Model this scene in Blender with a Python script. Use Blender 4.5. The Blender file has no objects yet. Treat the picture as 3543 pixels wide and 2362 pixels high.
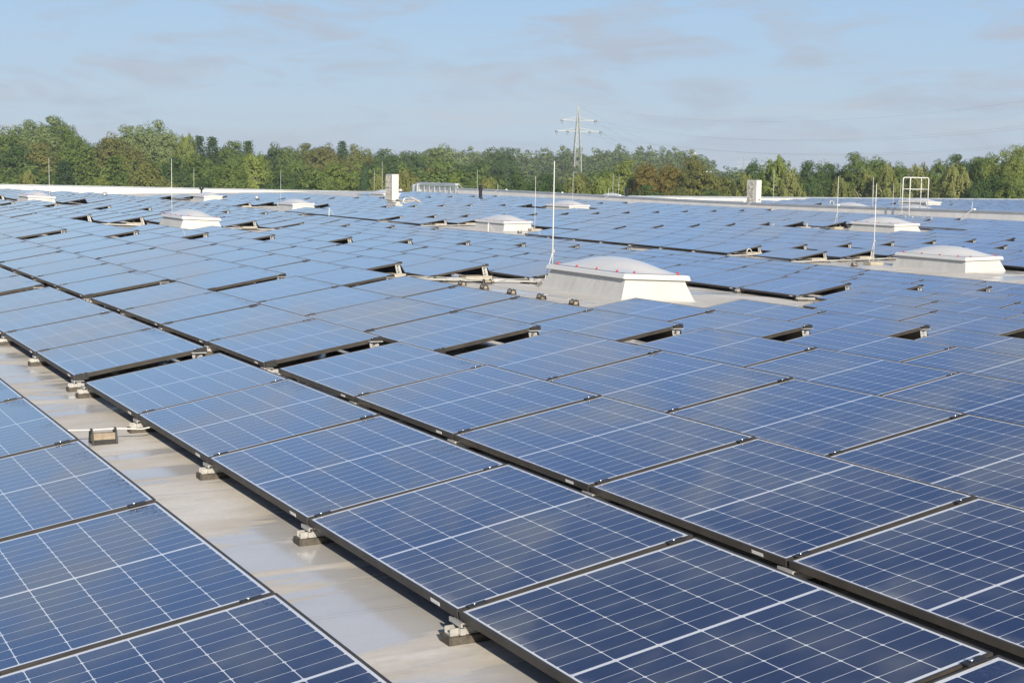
import bpy, math, random
import numpy as np
from mathutils import Vector, Matrix, Euler

random.seed(7)
RNG = np.random.default_rng(11)
S = bpy.context.scene
COL = S.collection

# ------------------------------------------------------------------ camera
CAM = Vector((-2.5397, -12.2897, 1.7369))
R_ = Vector((0.8875606, -0.4604030, 0.0162869))
U_ = Vector((0.0370398, 0.1065544, 0.9936167))
F_ = Vector((0.4591995, 0.8812918, -0.1116265))
FPX = 5269.04 / 3543.0
cd = bpy.data.cameras.new("camera")
cam = bpy.data.objects.new("camera", cd)
COL.objects.link(cam)
cd.sensor_width = 36.0
cd.lens = FPX * 36.0
cd.clip_start = 0.1
cd.clip_end = 6000
mw = Matrix.Identity(4)
for i in range(3):
    mw[i][0] = R_[i]; mw[i][1] = U_[i]; mw[i][2] = -F_[i]; mw[i][3] = CAM[i]
cam.matrix_world = mw
S.camera = cam

# ------------------------------------------------------------------ sun and sky
SUN_EL = math.radians(23)
SUN_V = Vector((-0.25, -0.968, 0)).normalized()
SUN_DIR = Vector((SUN_V.x * math.cos(SUN_EL), SUN_V.y * math.cos(SUN_EL), math.sin(SUN_EL)))
sl = bpy.data.lights.new("sun", 'SUN')
sl.energy = 4.6
sl.angle = math.radians(0.5)
sl.color = (1.0, 0.90, 0.74)
so = bpy.data.objects.new("sun", sl)
COL.objects.link(so)
so.rotation_euler = SUN_DIR.to_track_quat('Z', 'Y').to_euler()

W = bpy.data.worlds.new("World")
S.world = W
W.use_nodes = True
nt = W.node_tree
nt.nodes.clear()
wo = nt.nodes.new('ShaderNodeOutputWorld')
bg = nt.nodes.new('ShaderNodeBackground')
sky = nt.nodes.new('ShaderNodeTexSky')
sky.sky_type = 'NISHITA'
sky.sun_disc = False
sky.sun_elevation = SUN_EL
sky.sun_rotation = math.atan2(SUN_V.x, SUN_V.y)
sky.altitude = 100
sky.air_density = 1.0
sky.dust_density = 0.4
sky.ozone_density = 2.5
bg.inputs[1].default_value = 0.15
tc = nt.nodes.new('ShaderNodeTexCoord')
mp = nt.nodes.new('ShaderNodeMapping')
mp.inputs['Scale'].default_value = (1.0, 1.0, 4.6)
mp.inputs['Location'].default_value = (.37, .81, .12)
nz = nt.nodes.new('ShaderNodeTexNoise')
nz.inputs['Scale'].default_value = 11.0
nz.inputs['Detail'].default_value = 10
nz.inputs['Roughness'].default_value = 0.64
nz.inputs['Distortion'].default_value = 0.6
rp = nt.nodes.new('ShaderNodeValToRGB')
rp.color_ramp.elements[0].position = 0.47
rp.color_ramp.elements[0].color = (0, 0, 0, 1)
rp.color_ramp.elements[1].position = 0.66
rp.color_ramp.elements[1].color = (1, 1, 1, 1)
mx = nt.nodes.new('ShaderNodeMixRGB')
mx.inputs[2].default_value = (2.10, 2.40, 2.86, 1)
scl = nt.nodes.new('ShaderNodeMath'); scl.operation = 'MULTIPLY'; scl.inputs[1].default_value = 0.92
nt.links.new(tc.outputs['Generated'], mp.inputs[0])
nt.links.new(mp.outputs[0], nz.inputs['Vector'])
nt.links.new(nz.outputs['Fac'], rp.inputs[0])
nt.links.new(rp.outputs[0], scl.inputs[0])
nt.links.new(scl.outputs[0], mx.inputs[0])
hz = nt.nodes.new('ShaderNodeMixRGB')
sepz = nt.nodes.new('ShaderNodeSeparateXYZ')
nt.links.new(tc.outputs['Generated'], sepz.inputs[0])
air = nt.nodes.new('ShaderNodeValToRGB')          # low air: whitish at the horizon, clear blue above
cr = air.color_ramp
cr.elements[0].position = 0.0; cr.elements[0].color = (.595, .725, .845, 1)
cr.elements[1].position = 1.0; cr.elements[1].color = (.10, .20, .46, 1)
for pos, col in ((.045, (.530, .708, .895)), (.11, (.450, .670, .955)), (.20, (.40, .64, 1.0)), (.27, (.335, .56, 1.0)), (.34, (.215, .40, .84)), (.42, (.115, .215, .50)), (.52, (.085, .155, .40))):
    e = cr.elements.new(pos); e.color = (*col, 1)
gain = nt.nodes.new('ShaderNodeMixRGB'); gain.blend_type = 'MULTIPLY'; gain.inputs[0].default_value = 1
gain.inputs[2].default_value = (3.75, 3.75, 3.75, 1)
nt.links.new(sepz.outputs[2], air.inputs[0])
nt.links.new(air.outputs[0], gain.inputs[1])
nt.links.new(gain.outputs[0], hz.inputs[2])
mr = nt.nodes.new('ShaderNodeMapRange'); mr.interpolation_type = 'SMOOTHSTEP'
mr.inputs[1].default_value = 0.40; mr.inputs[2].default_value = 1.0
mr.inputs[3].default_value = 0.95; mr.inputs[4].default_value = 0.3
nt.links.new(sepz.outputs[2], mr.inputs[0])
nt.links.new(mr.outputs[0], hz.inputs[0])
nt.links.new(sky.outputs[0], hz.inputs[1])
nt.links.new(hz.outputs[0], mx.inputs[1])
mp2 = nt.nodes.new('ShaderNodeMapping'); mp2.inputs['Scale'].default_value = (1.0, 1.0, 11.0); mp2.inputs['Location'].default_value = (1.7, .2, .4)
nz2 = nt.nodes.new('ShaderNodeTexNoise'); nz2.inputs['Scale'].default_value = 7.0; nz2.inputs['Detail'].default_value = 9; nz2.inputs['Roughness'].default_value = .62; nz2.inputs['Distortion'].default_value = .4
rp2 = nt.nodes.new('ShaderNodeValToRGB'); rp2.color_ramp.elements[0].position = .50; rp2.color_ramp.elements[1].position = .72
low = nt.nodes.new('ShaderNodeMapRange'); low.interpolation_type = 'SMOOTHSTEP'
low.inputs[1].default_value = .03; low.inputs[2].default_value = .085; low.inputs[3].default_value = .75; low.inputs[4].default_value = .10
lm_ = nt.nodes.new('ShaderNodeMath'); lm_.operation = 'MULTIPLY'
mx2 = nt.nodes.new('ShaderNodeMixRGB'); mx2.inputs[2].default_value = (2.62, 2.78, 3.05, 1)
nt.links.new(tc.outputs['Generated'], mp2.inputs[0]); nt.links.new(mp2.outputs[0], nz2.inputs['Vector']); nt.links.new(nz2.outputs['Fac'], rp2.inputs[0])
nt.links.new(sepz.outputs[2], low.inputs[0]); nt.links.new(rp2.outputs[0], lm_.inputs[0]); nt.links.new(low.outputs[0], lm_.inputs[1])
nt.links.new(lm_.outputs[0], mx2.inputs[0]); nt.links.new(mx.outputs[0], mx2.inputs[1])
nt.links.new(mx2.outputs[0], bg.inputs[0])
nt.links.new(bg.outputs[0], wo.inputs[0])

S.view_settings.view_transform = 'Standard'
S.view_settings.look = 'None'
S.view_settings.gamma = 1
S.view_settings.exposure = 0.55

# ------------------------------------------------------------------ measures
PITCH = 1.6203; LP = 1.7443; PW = 1.134; PL = 1.722
TILT = 0.1714
CT, ST = math.cos(TILT), math.sin(TILT)
HH = PW * ST
ROOF_D = 0.115            # membrane below the low panel edges
X6 = 0.6627; P6 = 1.6397; XA = 2.2276

def XR(k):
    if k < 0: return -1.87 + (k + 1) * PITCH
    if k < 6: return k * PITCH
    if k < 12: return 6 * PITCH + X6 + (k - 6) * P6
    return 6 * PITCH + X6 + 6 * P6 + XA + (k - 12) * PITCH

ZK = [0.0, .0357, .0786, .0434, -.0105, -.0709, -.1744, -.2351, -.2952, -.3561, -.4192, -.4826,
      -.459, -.4309, -.4019, -.3726, -.3437, -.3154]
_xs = [-30.0, -1.32]; _zs = [-.62, -.03]
for _k in range(18):
    _xs.append(XR(_k) + .55); _zs.append(ZK[_k])
for _k in range(18, 29):
    _xs.append(XR(_k) + .55); _zs.append(_zs[-1] + .028)

def warp(x, y):
    """the left part of the roof rises gently towards the far parapet"""
    t = min(1, max(0, (x - 17) / 6)); t = t * t * (3 - 2 * t)
    return .0036 * max(0, y - 35) * (1 - t)
def zlow(x, y=0): return float(np.interp(x, _xs, _zs)) + warp(x, y)
def zrow(k, y=0): return zlow(XR(k) + .55, y)
def zroof(x, y=0): return zlow(x, y) - ROOF_D

def proj(p):
    d = Vector(p) - CAM
    c = d.dot(F_)
    if c < .3: return None
    return (1771.5 + 5269.04 * d.dot(R_) / c, 1181 - 5269.04 * d.dot(U_) / c, c)

# ------------------------------------------------------------------ mesh helpers
class MB:
    def __init__(s): s.v = []; s.f = []; s.uv = None
    def poly(s, pts):
        n = len(s.v); s.v += [tuple(p) for p in pts]; s.f.append(tuple(range(n, n + len(pts))))
    def box(s, x0, x1, y0, y1, z0, z1, m=None):
        n = len(s.v)
        c = [(x0, y0, z0), (x1, y0, z0), (x1, y1, z0), (x0, y1, z0), (x0, y0, z1), (x1, y0, z1), (x1, y1, z1), (x0, y1, z1)]
        if m is not None: c = [tuple(m @ Vector(p)) for p in c]
        s.v += c
        s.f += [(n, n + 3, n + 2, n + 1), (n + 4, n + 5, n + 6, n + 7), (n, n + 1, n + 5, n + 4), (n + 1, n + 2, n + 6, n + 5),
                (n + 2, n + 3, n + 7, n + 6), (n + 3, n, n + 4, n + 7)]
    def bar(s, a, b, wx, wy=None):
        a = Vector(a); b = Vector(b); wy = wy or wx
        d = (b - a); L = d.length; q = d.to_track_quat('Z', 'Y')
        m = Matrix.Translation(a) @ q.to_matrix().to_4x4()
        s.box(-wx / 2, wx / 2, -wy / 2, wy / 2, 0, L, m)
    def tube(s, pts, r, n=8, cap=True):
        pts = [Vector(p) for p in pts]
        rs = r if isinstance(r, (list, tuple)) else [r] * len(pts)
        base = len(s.v)
        prev = None
        for i, p in enumerate(pts):
            if i == 0: d = pts[1] - pts[0]
            elif i == len(pts) - 1: d = pts[-1] - pts[-2]
            else: d = (pts[i + 1] - pts[i]).normalized() + (pts[i] - pts[i - 1]).normalized()
            d.normalize()
            if prev is None:
                u = d.orthogonal().normalized()
            else:
                u = (prev - d * prev.dot(d))
                u = u.normalized() if u.length > 1e-6 else d.orthogonal().normalized()
            prev = u
            w = d.cross(u)
            for k in range(n):
                a = 2 * math.pi * k / n
                s.v.append(tuple(p + (u * math.cos(a) + w * math.sin(a)) * rs[i]))
        for i in range(len(pts) - 1):
            for k in range(n):
                a = base + i * n + k; b = base + i * n + (k + 1) % n
                s.f.append((a, b, b + n, a + n))
        if cap:
            s.f.append(tuple(base + k for k in reversed(range(n))))
            e = base + (len(pts) - 1) * n
            s.f.append(tuple(e + k for k in range(n)))
    def lathe(s, prof, c=(0, 0, 0), n=16):
        base = len(s.v)
        for r, z in prof:
            for k in range(n):
                a = 2 * math.pi * k / n
                s.v.append((c[0] + r * math.cos(a), c[1] + r * math.sin(a), c[2] + z))
        for i in range(len(prof) - 1):
            for k in range(n):
                a = base + i * n + k; b = base + i * n + (k + 1) % n
                s.f.append((a, b, b + n, a + n))
        e = base + (len(prof) - 1) * n
        s.f.append(tuple(e + k for k in range(n)))
    def mesh(s, name, mat, smooth=False):
        me = bpy.data.meshes.new(name)
        me.from_pydata(s.v, [], s.f)
        if mat: me.materials.append(mat)
        if smooth:
            me.polygons.foreach_set('use_smooth', [True] * len(me.polygons))
        me.update()
        return me
    def build(s, name, mat, parent=None, smooth=False, bevel=0):
        o = bpy.data.objects.new(name, s.mesh(name, mat, smooth))
        COL.objects.link(o)
        if parent: o.parent = parent
        if bevel:
            b = o.modifiers.new('bevel', 'BEVEL'); b.width = bevel; b.segments = 2; b.limit_method = 'ANGLE'
        return o

def tag(o, label=None, cat=None, group=None, kind=None):
    if label: o['label'] = label
    if cat: o['category'] = cat
    if group: o['group'] = group
    if kind: o['kind'] = kind
    return o

def empty(name, loc=(0, 0, 0), rot=(0, 0, 0), label=None, cat=None, group=None):
    o = bpy.data.objects.new(name, None)
    o.empty_display_size = .2
    COL.objects.link(o)
    o.location = loc; o.rotation_euler = rot
    return tag(o, label, cat, group)

def inst(src, name, parent):
    o = src.copy(); o.name = name
    COL.objects.link(o); o.parent = parent
    return o

def copy_tree(o, parent=None):
    c = o.copy(); COL.objects.link(c)
    c.parent = parent
    for ch in list(o.children): copy_tree(ch, c)
    return c

ORD = ['zeroth', 'first', 'second', 'third', 'fourth', 'fifth', 'sixth', 'seventh', 'eighth', 'ninth', 'tenth', 'eleventh',
       'twelfth', 'thirteenth', 'fourteenth', 'fifteenth', 'sixteenth', 'seventeenth', 'eighteenth', 'nineteenth', 'twentieth']

# ------------------------------------------------------------------ materials
def mat(name, col, rough=.5, metal=0, spec=.5, coat=0):
    m = bpy.data.materials.new(name); m.use_nodes = True
    b = m.node_tree.nodes['Principled BSDF']
    b.inputs['Base Color'].default_value = (*col, 1)
    b.inputs['Roughness'].default_value = rough
    b.inputs['Metallic'].default_value = metal
    b.inputs['Specular IOR Level'].default_value = spec
    b.inputs['Coat Weight'].default_value = coat
    return m

class N:
    def __init__(s, m):
        s.t = m.node_tree; s.b = s.t.nodes['Principled BSDF']
    def new(s, t): return s.t.nodes.new(t)
    def ln(s, a, b): s.t.links.new(a, b)
    def m(s, op, a, b=None, c=None):
        n = s.new('ShaderNodeMath'); n.operation = op
        for i, x in enumerate((a, b, c)):
            if x is None: continue
            if isinstance(x, (int, float)): n.inputs[i].default_value = x
            else: s.ln(x, n.inputs[i])
        return n.outputs[0]
    def noise(s, vec, scale, detail=3, rough=.5, dist=0):
        n = s.new('ShaderNodeTexNoise')
        n.inputs['Scale'].default_value = scale; n.inputs['Detail'].default_value = detail
        n.inputs['Roughness'].default_value = rough; n.inputs['Distortion'].default_value = dist
        if vec is not None: s.ln(vec, n.inputs['Vector'])
        return n.outputs['Fac']
    def mapping(s, vec, scale=(1, 1, 1), loc=(0, 0, 0)):
        n = s.new('ShaderNodeMapping'); n.inputs['Scale'].default_value = scale; n.inputs['Location'].default_value = loc
        s.ln(vec, n.inputs[0]); return n.outputs[0]
    def coord(s, k='Object'):
        return s.new('ShaderNodeTexCoord').outputs[k]
    def smooth(s, x, lo, hi):
        n = s.new('ShaderNodeMapRange'); n.interpolation_type = 'SMOOTHSTEP'
        s.ln(x, n.inputs[0]); n.inputs[1].default_value = lo; n.inputs[2].default_value = hi
        return n.outputs[0]
    def mix(s, f, a, b):
        n = s.new('ShaderNodeMix'); n.data_type = 'RGBA'
        for i, x in ((0, f), (6, a), (7, b)):
            if isinstance(x, (int, float)): n.inputs[i].default_value = x
            elif isinstance(x, tuple): n.inputs[i].default_value = (*x, 1)
            else: s.ln(x, n.inputs[i])
        return n.outputs[2]

def noisy(name, c1, c2, scale, rough=.6, metal=0, bump=0, detail=4, bscale=None, stretch=(1, 1, 1)):
    m = mat(name, c1, rough, metal); n = N(m)
    co = n.mapping(n.coord(), stretch)
    f = n.smooth(n.noise(co, scale, detail, .6), .3, .7)
    n.ln(n.mix(f, c1, c2), n.b.inputs['Base Color'])
    if bump:
        bp = n.new('ShaderNodeBump'); bp.inputs['Strength'].default_value = bump; bp.inputs['Distance'].default_value = .02
        n.ln(n.noise(co, bscale or scale * 2, 4), bp.inputs['Height']); n.ln(bp.outputs[0], n.b.inputs['Normal'])
    return m

M = {}
M['frame'] = noisy('black anodised frame', (.034, .030, .026), (.056, .049, .042), 6, .5, .1)
M['black'] = noisy('black plastic', (.012, .012, .013), (.03, .029, .028), 8, .5)
M['plate'] = noisy('black deflector sheet', (.014, .014, .014), (.03, .028, .026), 2, .45, .3)
M['alu'] = noisy('mill aluminium', (.50, .49, .465), (.60, .59, .565), 5, .4, .5)
M['rubber'] = noisy('recycled rubber', (.05, .043, .036), (.10, .088, .072), 30, .9)
M['steel'] = noisy('galvanised steel', (.45, .49, .50), (.60, .63, .64), 4, .42, .6)
M['bolt'] = mat('bright bolt', (.85, .84, .8), .2, 1)
M['sticker'] = mat('white sticker', (.8, .8, .78), .4)
M['white_rod'] = mat('white coated rod', (.60, .60, .58), .4)
M['concrete'] = noisy('concrete', (.24, .195, .14), (.36, .30, .22), 22, .9, bump=.3)
M['paver'] = noisy('weathered paver', (.30, .27, .22), (.42, .38, .31), 18, .9, bump=.3)
M['red'] = mat('red cap', (.40, .045, .04), .45)
M['ac_white'] = noisy('cream powder coat', (.56, .54, .485), (.61, .59, .535), 1.5, .4)
M['ac_dark'] = mat('dark fan opening', (.10, .095, .085), .6)
M['ac_grey'] = mat('grey grille wire', (.58, .56, .50), .4)
M['insul'] = noisy('pipe insulation', (.34, .31, .285), (.42, .385, .36), 7, .7, bump=.4)
M['duct'] = noisy('grey metal duct', (.36, .40, .42), (.50, .54, .55), 5, .35, .5)
M['flue'] = mat('black flue', (.014, .015, .018), .28)
M['bark'] = noisy('bark', (.10, .075, .05), (.17, .13, .09), 3, .9)
M['birch'] = noisy('birch bark', (.62, .58, .50), (.40, .36, .30), 2.2, .8)
M['pylon'] = noisy('pylon steel', (.42, .43, .37), (.50, .51, .45), .5, .6)
M['wire'] = mat('dull wire', (.16, .17, .19), .6)
M['insulator'] = mat('dark insulator', (.05, .035, .03), .3)
M['chimney'] = noisy('pale chimney', (.52, .50, .48), (.60, .58, .56), .4, .8)
M['coping'] = noisy('zinc coping', (.40, .44, .48), (.50, .54, .57), 1.2, .35, .5)

def membrane(name, c1, c2, wr=.35):
    m = mat(name, c1, .5); n = N(m)
    co = n.coord()
    f = n.smooth(n.noise(co, 1.3, 5, .6), .3, .72)
    n.ln(n.mix(f, c1, c2), n.b.inputs['Base Color'])
    bp = n.new('ShaderNodeBump'); bp.inputs['Strength'].default_value = wr; bp.inputs['Distance'].default_value = .04
    n.ln(n.noise(n.mapping(co, (2.2, 2.2, .7)), 2.4, 3, .5, .6), bp.inputs['Height']); n.ln(bp.outputs[0], n.b.inputs['Normal'])
    return m
M['curb'] = membrane('white curb membrane', (.51, .50, .465), (.465, .455, .42), .28)
M['parapet'] = membrane('white parapet membrane', (.60, .585, .55), (.54, .525, .49), .3)
M['stepwall'] = membrane('grey wall membrane', (.70, .69, .67), (.61, .60, .575), .25)
M['rim'] = mat('white rim', (.62, .62, .60), .3)
M['strip'] = mat('grey clamp strip', (.20, .215, .22), .45, .3)

def dome_mat():
    m = mat('opal acrylic dome', (.60, .62, .64), .12, 0, .5); n = N(m)
    n.b.inputs['Subsurface Weight'].default_value = 0.0
    n.b.inputs['Coat Weight'].default_value = .12
    n.b.inputs['Coat Roughness'].default_value = .05
    f = n.noise(n.coord(), 3, 3)
    n.ln(n.mix(f, (.60, .585, .55), (.67, .655, .62)), n.b.inputs['Base Color'])
    n.b.inputs['Specular IOR Level'].default_value = .3
    return m
M['dome'] = dome_mat()

def roof_mat():
    m = mat('roof membrane', (.5, .47, .42), .55); n = N(m)
    co = n.coord()
    big = n.smooth(n.noise(n.mapping(co, (.55, 1.5, 1)), .9, 6, .62, .5), .34, .66)
    st = n.smooth(n.noise(n.mapping(co, (.5, 2.4, 1), (7, 3, 0)), 1.3, 7, .66, 1.2), .53, .66)
    st2 = n.smooth(n.noise(n.mapping(co, (.8, 1.6, 1), (1, 13, 0)), 4.5, 6, .7, .8), .56, .72)
    fine = n.noise(co, 26, 5, .65)
    grit = n.smooth(n.noise(co, 90, 2, .5), .64, .72)
    c = n.mix(big, (.575, .525, .44), (.69, .655, .59))
    c = n.mix(n.m('MULTIPLY', st, .48), c, (.45, .425, .385))
    c = n.mix(n.m('MULTIPLY', st2, .26), c, (.46, .41, .34))
    c = n.mix(n.m('MULTIPLY', n.smooth(fine, .35, .75), .22), c, (.42, .38, .32))
    c = n.mix(n.m('MULTIPLY', grit, .22), c, (.25, .21, .16))
    # welded membrane laps about every 1.5 m
    sep = n.new('ShaderNodeSeparateXYZ'); n.ln(co, sep.inputs[0])
    wob = n.m('MULTIPLY', n.m('SUBTRACT', n.noise(co, .35, 2), .5), .10)
    yy = n.m('ADD', sep.outputs[1], wob)
    fr = n.m('ABSOLUTE', n.m('SUBTRACT', n.m('FRACT', n.m('DIVIDE', n.m('ADD', yy, .53), 1.48)), .5))
    lap = n.m('LESS_THAN', n.m('SUBTRACT', .5, fr), .0050)
    edge = n.m('LESS_THAN', n.m('ABSOLUTE', n.m('SUBTRACT', n.m('SUBTRACT', .5, fr), .0085)), .0035)
    c = n.mix(n.m('MULTIPLY', lap, .65), c, (.74, .69, .58))
    c = n.mix(n.m('MULTIPLY', edge, .55), c, (.34, .29, .22))
    # rain water still lying in the hollows, a brownish rim where it dried
    w = n.noise(n.mapping(co, (.40, 1.15, 1), (2.3, 5.1, 0)), 1.05, 5, .6, .7)
    gate = n.smooth(n.noise(n.mapping(co, (1, 1, 1), (4.2, .6, 0)), .5, 2), .33, .44)
    pud = n.m('MULTIPLY', n.smooth(w, .495, .545), gate)
    damp = n.m('MULTIPLY', n.smooth(w, .44, .51), gate)
    rim_ = n.m('MULTIPLY', n.m('SUBTRACT', damp, pud), .42)
    c = n.mix(rim_, c, (.47, .41, .33))
    c = n.mix(n.m('MULTIPLY', pud, .55), c, (.46, .465, .47))
    n.ln(c, n.b.inputs['Base Color'])
    n.ln(n.m('SUBTRACT', n.m('ADD', .52, n.m('MULTIPLY', fine, .2)), n.m('MULTIPLY', pud, .46)), n.b.inputs['Roughness'])
    n.ln(n.m('ADD', .20, n.m('MULTIPLY', pud, .55)), n.b.inputs['Specular IOR Level'])
    bp = n.new('ShaderNodeBump'); bp.inputs['Distance'].default_value = .008
    n.ln(n.m('MULTIPLY', n.m('SUBTRACT', 1, pud), .7), bp.inputs['Strength'])
    hgt = n.m('ADD', n.noise(co, 3, 4), n.m('ADD', n.m('MULTIPLY', lap, .5), n.m('MULTIPLY', fine, .12)))
    n.ln(hgt, bp.inputs['Height']); n.ln(bp.outputs[0], n.b.inputs['Normal'])
    return m
M['roof'] = roof_mat()

def glass_mat():
    m = mat('solar cells under glass', (.01, .02, .06), .06); n = N(m)
    uvn = n.new('ShaderNodeUVMap'); uvn.uv_map = 'UVMap'
    sep = n.new('ShaderNodeSeparateXYZ'); n.ln(uvn.outputs[0], sep.inputs[0])
    rnd = n.new('ShaderNodeObjectInfo').outputs['Random']
    u, v = sep.outputs[0], sep.outputs[1]
    uu = n.m('FLOORED_MODULO', u, 4.0)          # merged fields carry whole-number offsets of 4
    vv = n.m('FLOORED_MODULO', v, 4.0)
    uc = n.m('SUBTRACT', uu, .021)
    def near(x, p): return n.m('MULTIPLY', n.m('ABSOLUTE', n.m('SUBTRACT', n.m('FRACT', n.m('ADD', n.m('DIVIDE', x, p), .5)), .5)), p)
    fu = near(uc, .182)
    vb = n.m('ABSOLUTE', n.m('SUBTRACT', vv, .861))
    vc = n.m('SUBTRACT', vb, .008)
    fv = near(vc, .0915)
    lines = n.m('MAXIMUM', n.m('LESS_THAN', fu, .0018), n.m('LESS_THAN', fv, .0013))
    lines = n.m('MAXIMUM', lines, n.m('LESS_THAN', vb, .0065))
    lines = n.m('MAXIMUM', lines, n.m('LESS_THAN', n.m('ADD', fu, fv), .0090))
    lines = n.m('MAXIMUM', lines, n.m('LESS_THAN', uu, .0195))
    lines = n.m('MAXIMUM', lines, n.m('GREATER_THAN', uu, 1.1145))
    lines = n.m('MAXIMUM', lines, n.m('GREATER_THAN', vb, .8320))
    bus = n.m('LESS_THAN', near(uc, .0182), .00035)
    # slight colour difference from cell to cell
    wn = n.new('ShaderNodeTexWhiteNoise'); wn.noise_dimensions = '3D'
    cx = n.new('ShaderNodeCombineXYZ')
    n.ln(n.m('FLOOR', n.m('DIVIDE', u, .182)), cx.inputs[0]); n.ln(n.m('FLOOR', n.m('DIVIDE', v, .0915)), cx.inputs[1]); n.ln(n.m('MULTIPLY', rnd, 50), cx.inputs[2])
    n.ln(cx.outputs[0], wn.inputs[0])
    cell = n.mix(wn.outputs[0], (.0058, .0115, .036), (.0090, .0165, .048))
    cell = n.mix(n.m('MULTIPLY', rnd, .45), cell, (.0085, .018, .058))
    cell = n.mix(n.m('MULTIPLY', bus, .22), cell, (.30, .32, .36))
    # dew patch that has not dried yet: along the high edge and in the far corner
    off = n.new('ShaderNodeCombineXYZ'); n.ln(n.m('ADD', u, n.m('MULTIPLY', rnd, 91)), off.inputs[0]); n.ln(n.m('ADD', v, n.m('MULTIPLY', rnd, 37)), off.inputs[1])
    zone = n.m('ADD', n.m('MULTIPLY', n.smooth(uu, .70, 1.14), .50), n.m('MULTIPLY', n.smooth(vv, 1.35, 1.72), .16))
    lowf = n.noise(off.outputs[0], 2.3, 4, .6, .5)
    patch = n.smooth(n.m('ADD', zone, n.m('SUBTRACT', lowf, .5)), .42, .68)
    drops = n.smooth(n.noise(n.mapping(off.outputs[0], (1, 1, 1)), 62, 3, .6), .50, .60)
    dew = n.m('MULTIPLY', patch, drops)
    # dried dust film along the low edge
    dust = n.m('MULTIPLY', n.m('SUBTRACT', 1, n.smooth(uu, .02, .085)), n.smooth(n.noise(off.outputs[0], 5, 4, .6), .35, .7))
    streak = n.m('MULTIPLY', n.smooth(n.noise(n.mapping(off.outputs[0], (1.1, 9, 1)), 1.6, 4, .6), .52, .78), n.m('SUBTRACT', 1, n.smooth(uu, .05, 1.0)))
    spot = n.smooth(n.noise(n.mapping(off.outputs[0], (1, 1, 1), (3, 9, 0)), 17, 2, .5), .80, .83)
    film = n.m('ADD', n.m('MULTIPLY', dust, .30), n.m('MULTIPLY', n.smooth(n.noise(off.outputs[0], 1.1, 4), .3, .8), .035))
    film = n.m('MAXIMUM', n.m('ADD', film, n.m('MULTIPLY', streak, .06)), n.m('MULTIPLY', spot, .5))
    c = n.mix(n.m('MULTIPLY', lines, .95), cell, (.78, .79, .78))
    c = n.mix(film, c, (.42, .40, .36))
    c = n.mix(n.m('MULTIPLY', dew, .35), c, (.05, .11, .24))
    n.ln(c, n.b.inputs['Base Color'])
    n.ln(n.m('ADD', .075, n.m('MULTIPLY', dew, .42)), n.b.inputs['Roughness'])
    n.ln(n.m('SUBTRACT', .5, n.m('MULTIPLY', dew, .30)), n.b.inputs['Specular IOR Level'])
    n.b.inputs['IOR'].default_value = 1.5
    n.b.inputs['Coat Weight'].default_value = 1.0; n.b.inputs['Coat IOR'].default_value = 1.58
    n.ln(n.m('ADD', .03, n.m('MULTIPLY', dew, .5)), n.b.inputs['Coat Roughness'])
    n.ln(n.m('SUBTRACT', 1, n.m('MULTIPLY', dew, .55)), n.b.inputs['Coat Weight'])
    return m
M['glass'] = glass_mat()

def leaf_mat(name, c1, c2, tr=.38):
    m = bpy.data.materials.new(name); m.use_nodes = True
    t = m.node_tree; t.nodes.clear()
    o = t.nodes.new('ShaderNodeOutputMaterial'); mixs = t.nodes.new('ShaderNodeMixShader')
    d = t.nodes.new('ShaderNodeBsdfDiffuse'); tr_ = t.nodes.new('ShaderNodeBsdfTranslucent')
    oi = t.nodes.new('ShaderNodeObjectInfo'); gm = t.nodes.new('ShaderNodeNewGeometry'); tcn = t.nodes.new('ShaderNodeTexCoord')
    nzn = t.nodes.new('ShaderNodeTexNoise'); nzn.inputs['Scale'].default_value = .32; nzn.inputs['Detail'].default_value = 2
    t.links.new(tcn.outputs['Object'], nzn.inputs['Vector'])
    mx = t.nodes.new('ShaderNodeMix'); mx.data_type = 'RGBA'
    def ma(x, k, add):
        n = t.nodes.new('ShaderNodeMath'); n.operation = 'MULTIPLY_ADD'; t.links.new(x, n.inputs[0]); n.inputs[1].default_value = k
        if isinstance(add, float): n.inputs[2].default_value = add
        else: t.links.new(add, n.inputs[2])
        return n.outputs[0]
    f = ma(oi.outputs['Random'], .45, -.38)
    f = ma(gm.outputs['Random Per Island'], .28, f)
    f = ma(nzn.outputs['Fac'], 1.25, f)
    cl = t.nodes.new('ShaderNodeClamp'); t.links.new(f, cl.inputs[0])
    t.links.new(cl.outputs[0], mx.inputs[0])
    mx.inputs[6].default_value = (*c1, 1); mx.inputs[7].default_value = (*c2, 1)
    t.links.new(mx.outputs[2], d.inputs[0]); t.links.new(mx.outputs[2], tr_.inputs[0])
    mixs.inputs[0].default_value = tr
    t.links.new(d.outputs[0], mixs.inputs[1]); t.links.new(tr_.outputs[0], mixs.inputs[2]); t.links.new(mixs.outputs[0], o.inputs[0])
    return m
LM = {
    'mid': leaf_mat('mid green leaves', (.105, .170, .044), (.200, .255, .078)),
    'bright': leaf_mat('yellow green leaves', (.160, .225, .052), (.275, .320, .095)),
    'dark': leaf_mat('dark green leaves', (.060, .115, .044), (.120, .180, .062)),
    'silver': leaf_mat('silvery green leaves', (.165, .230, .085), (.265, .320, .140)),
    'olive': leaf_mat('olive leaves', (.155, .185, .056), (.250, .260, .092)),
    'rust': leaf_mat('brown tinged leaves', (.120, .165, .048), (.240, .225, .078)),
    'autumn': leaf_mat('orange tinged leaves', (.110, .145, .044), (.300, .215, .068)),
    'pine': leaf_mat('pine needles', (.045, .085, .046), (.085, .130, .062), .15),
    'birch': leaf_mat('birch leaves', (.185, .225, .066), (.300, .310, .118)),
    'far': leaf_mat('far wood leaves', (.085, .145, .056), (.190, .225, .085)),
}

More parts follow.
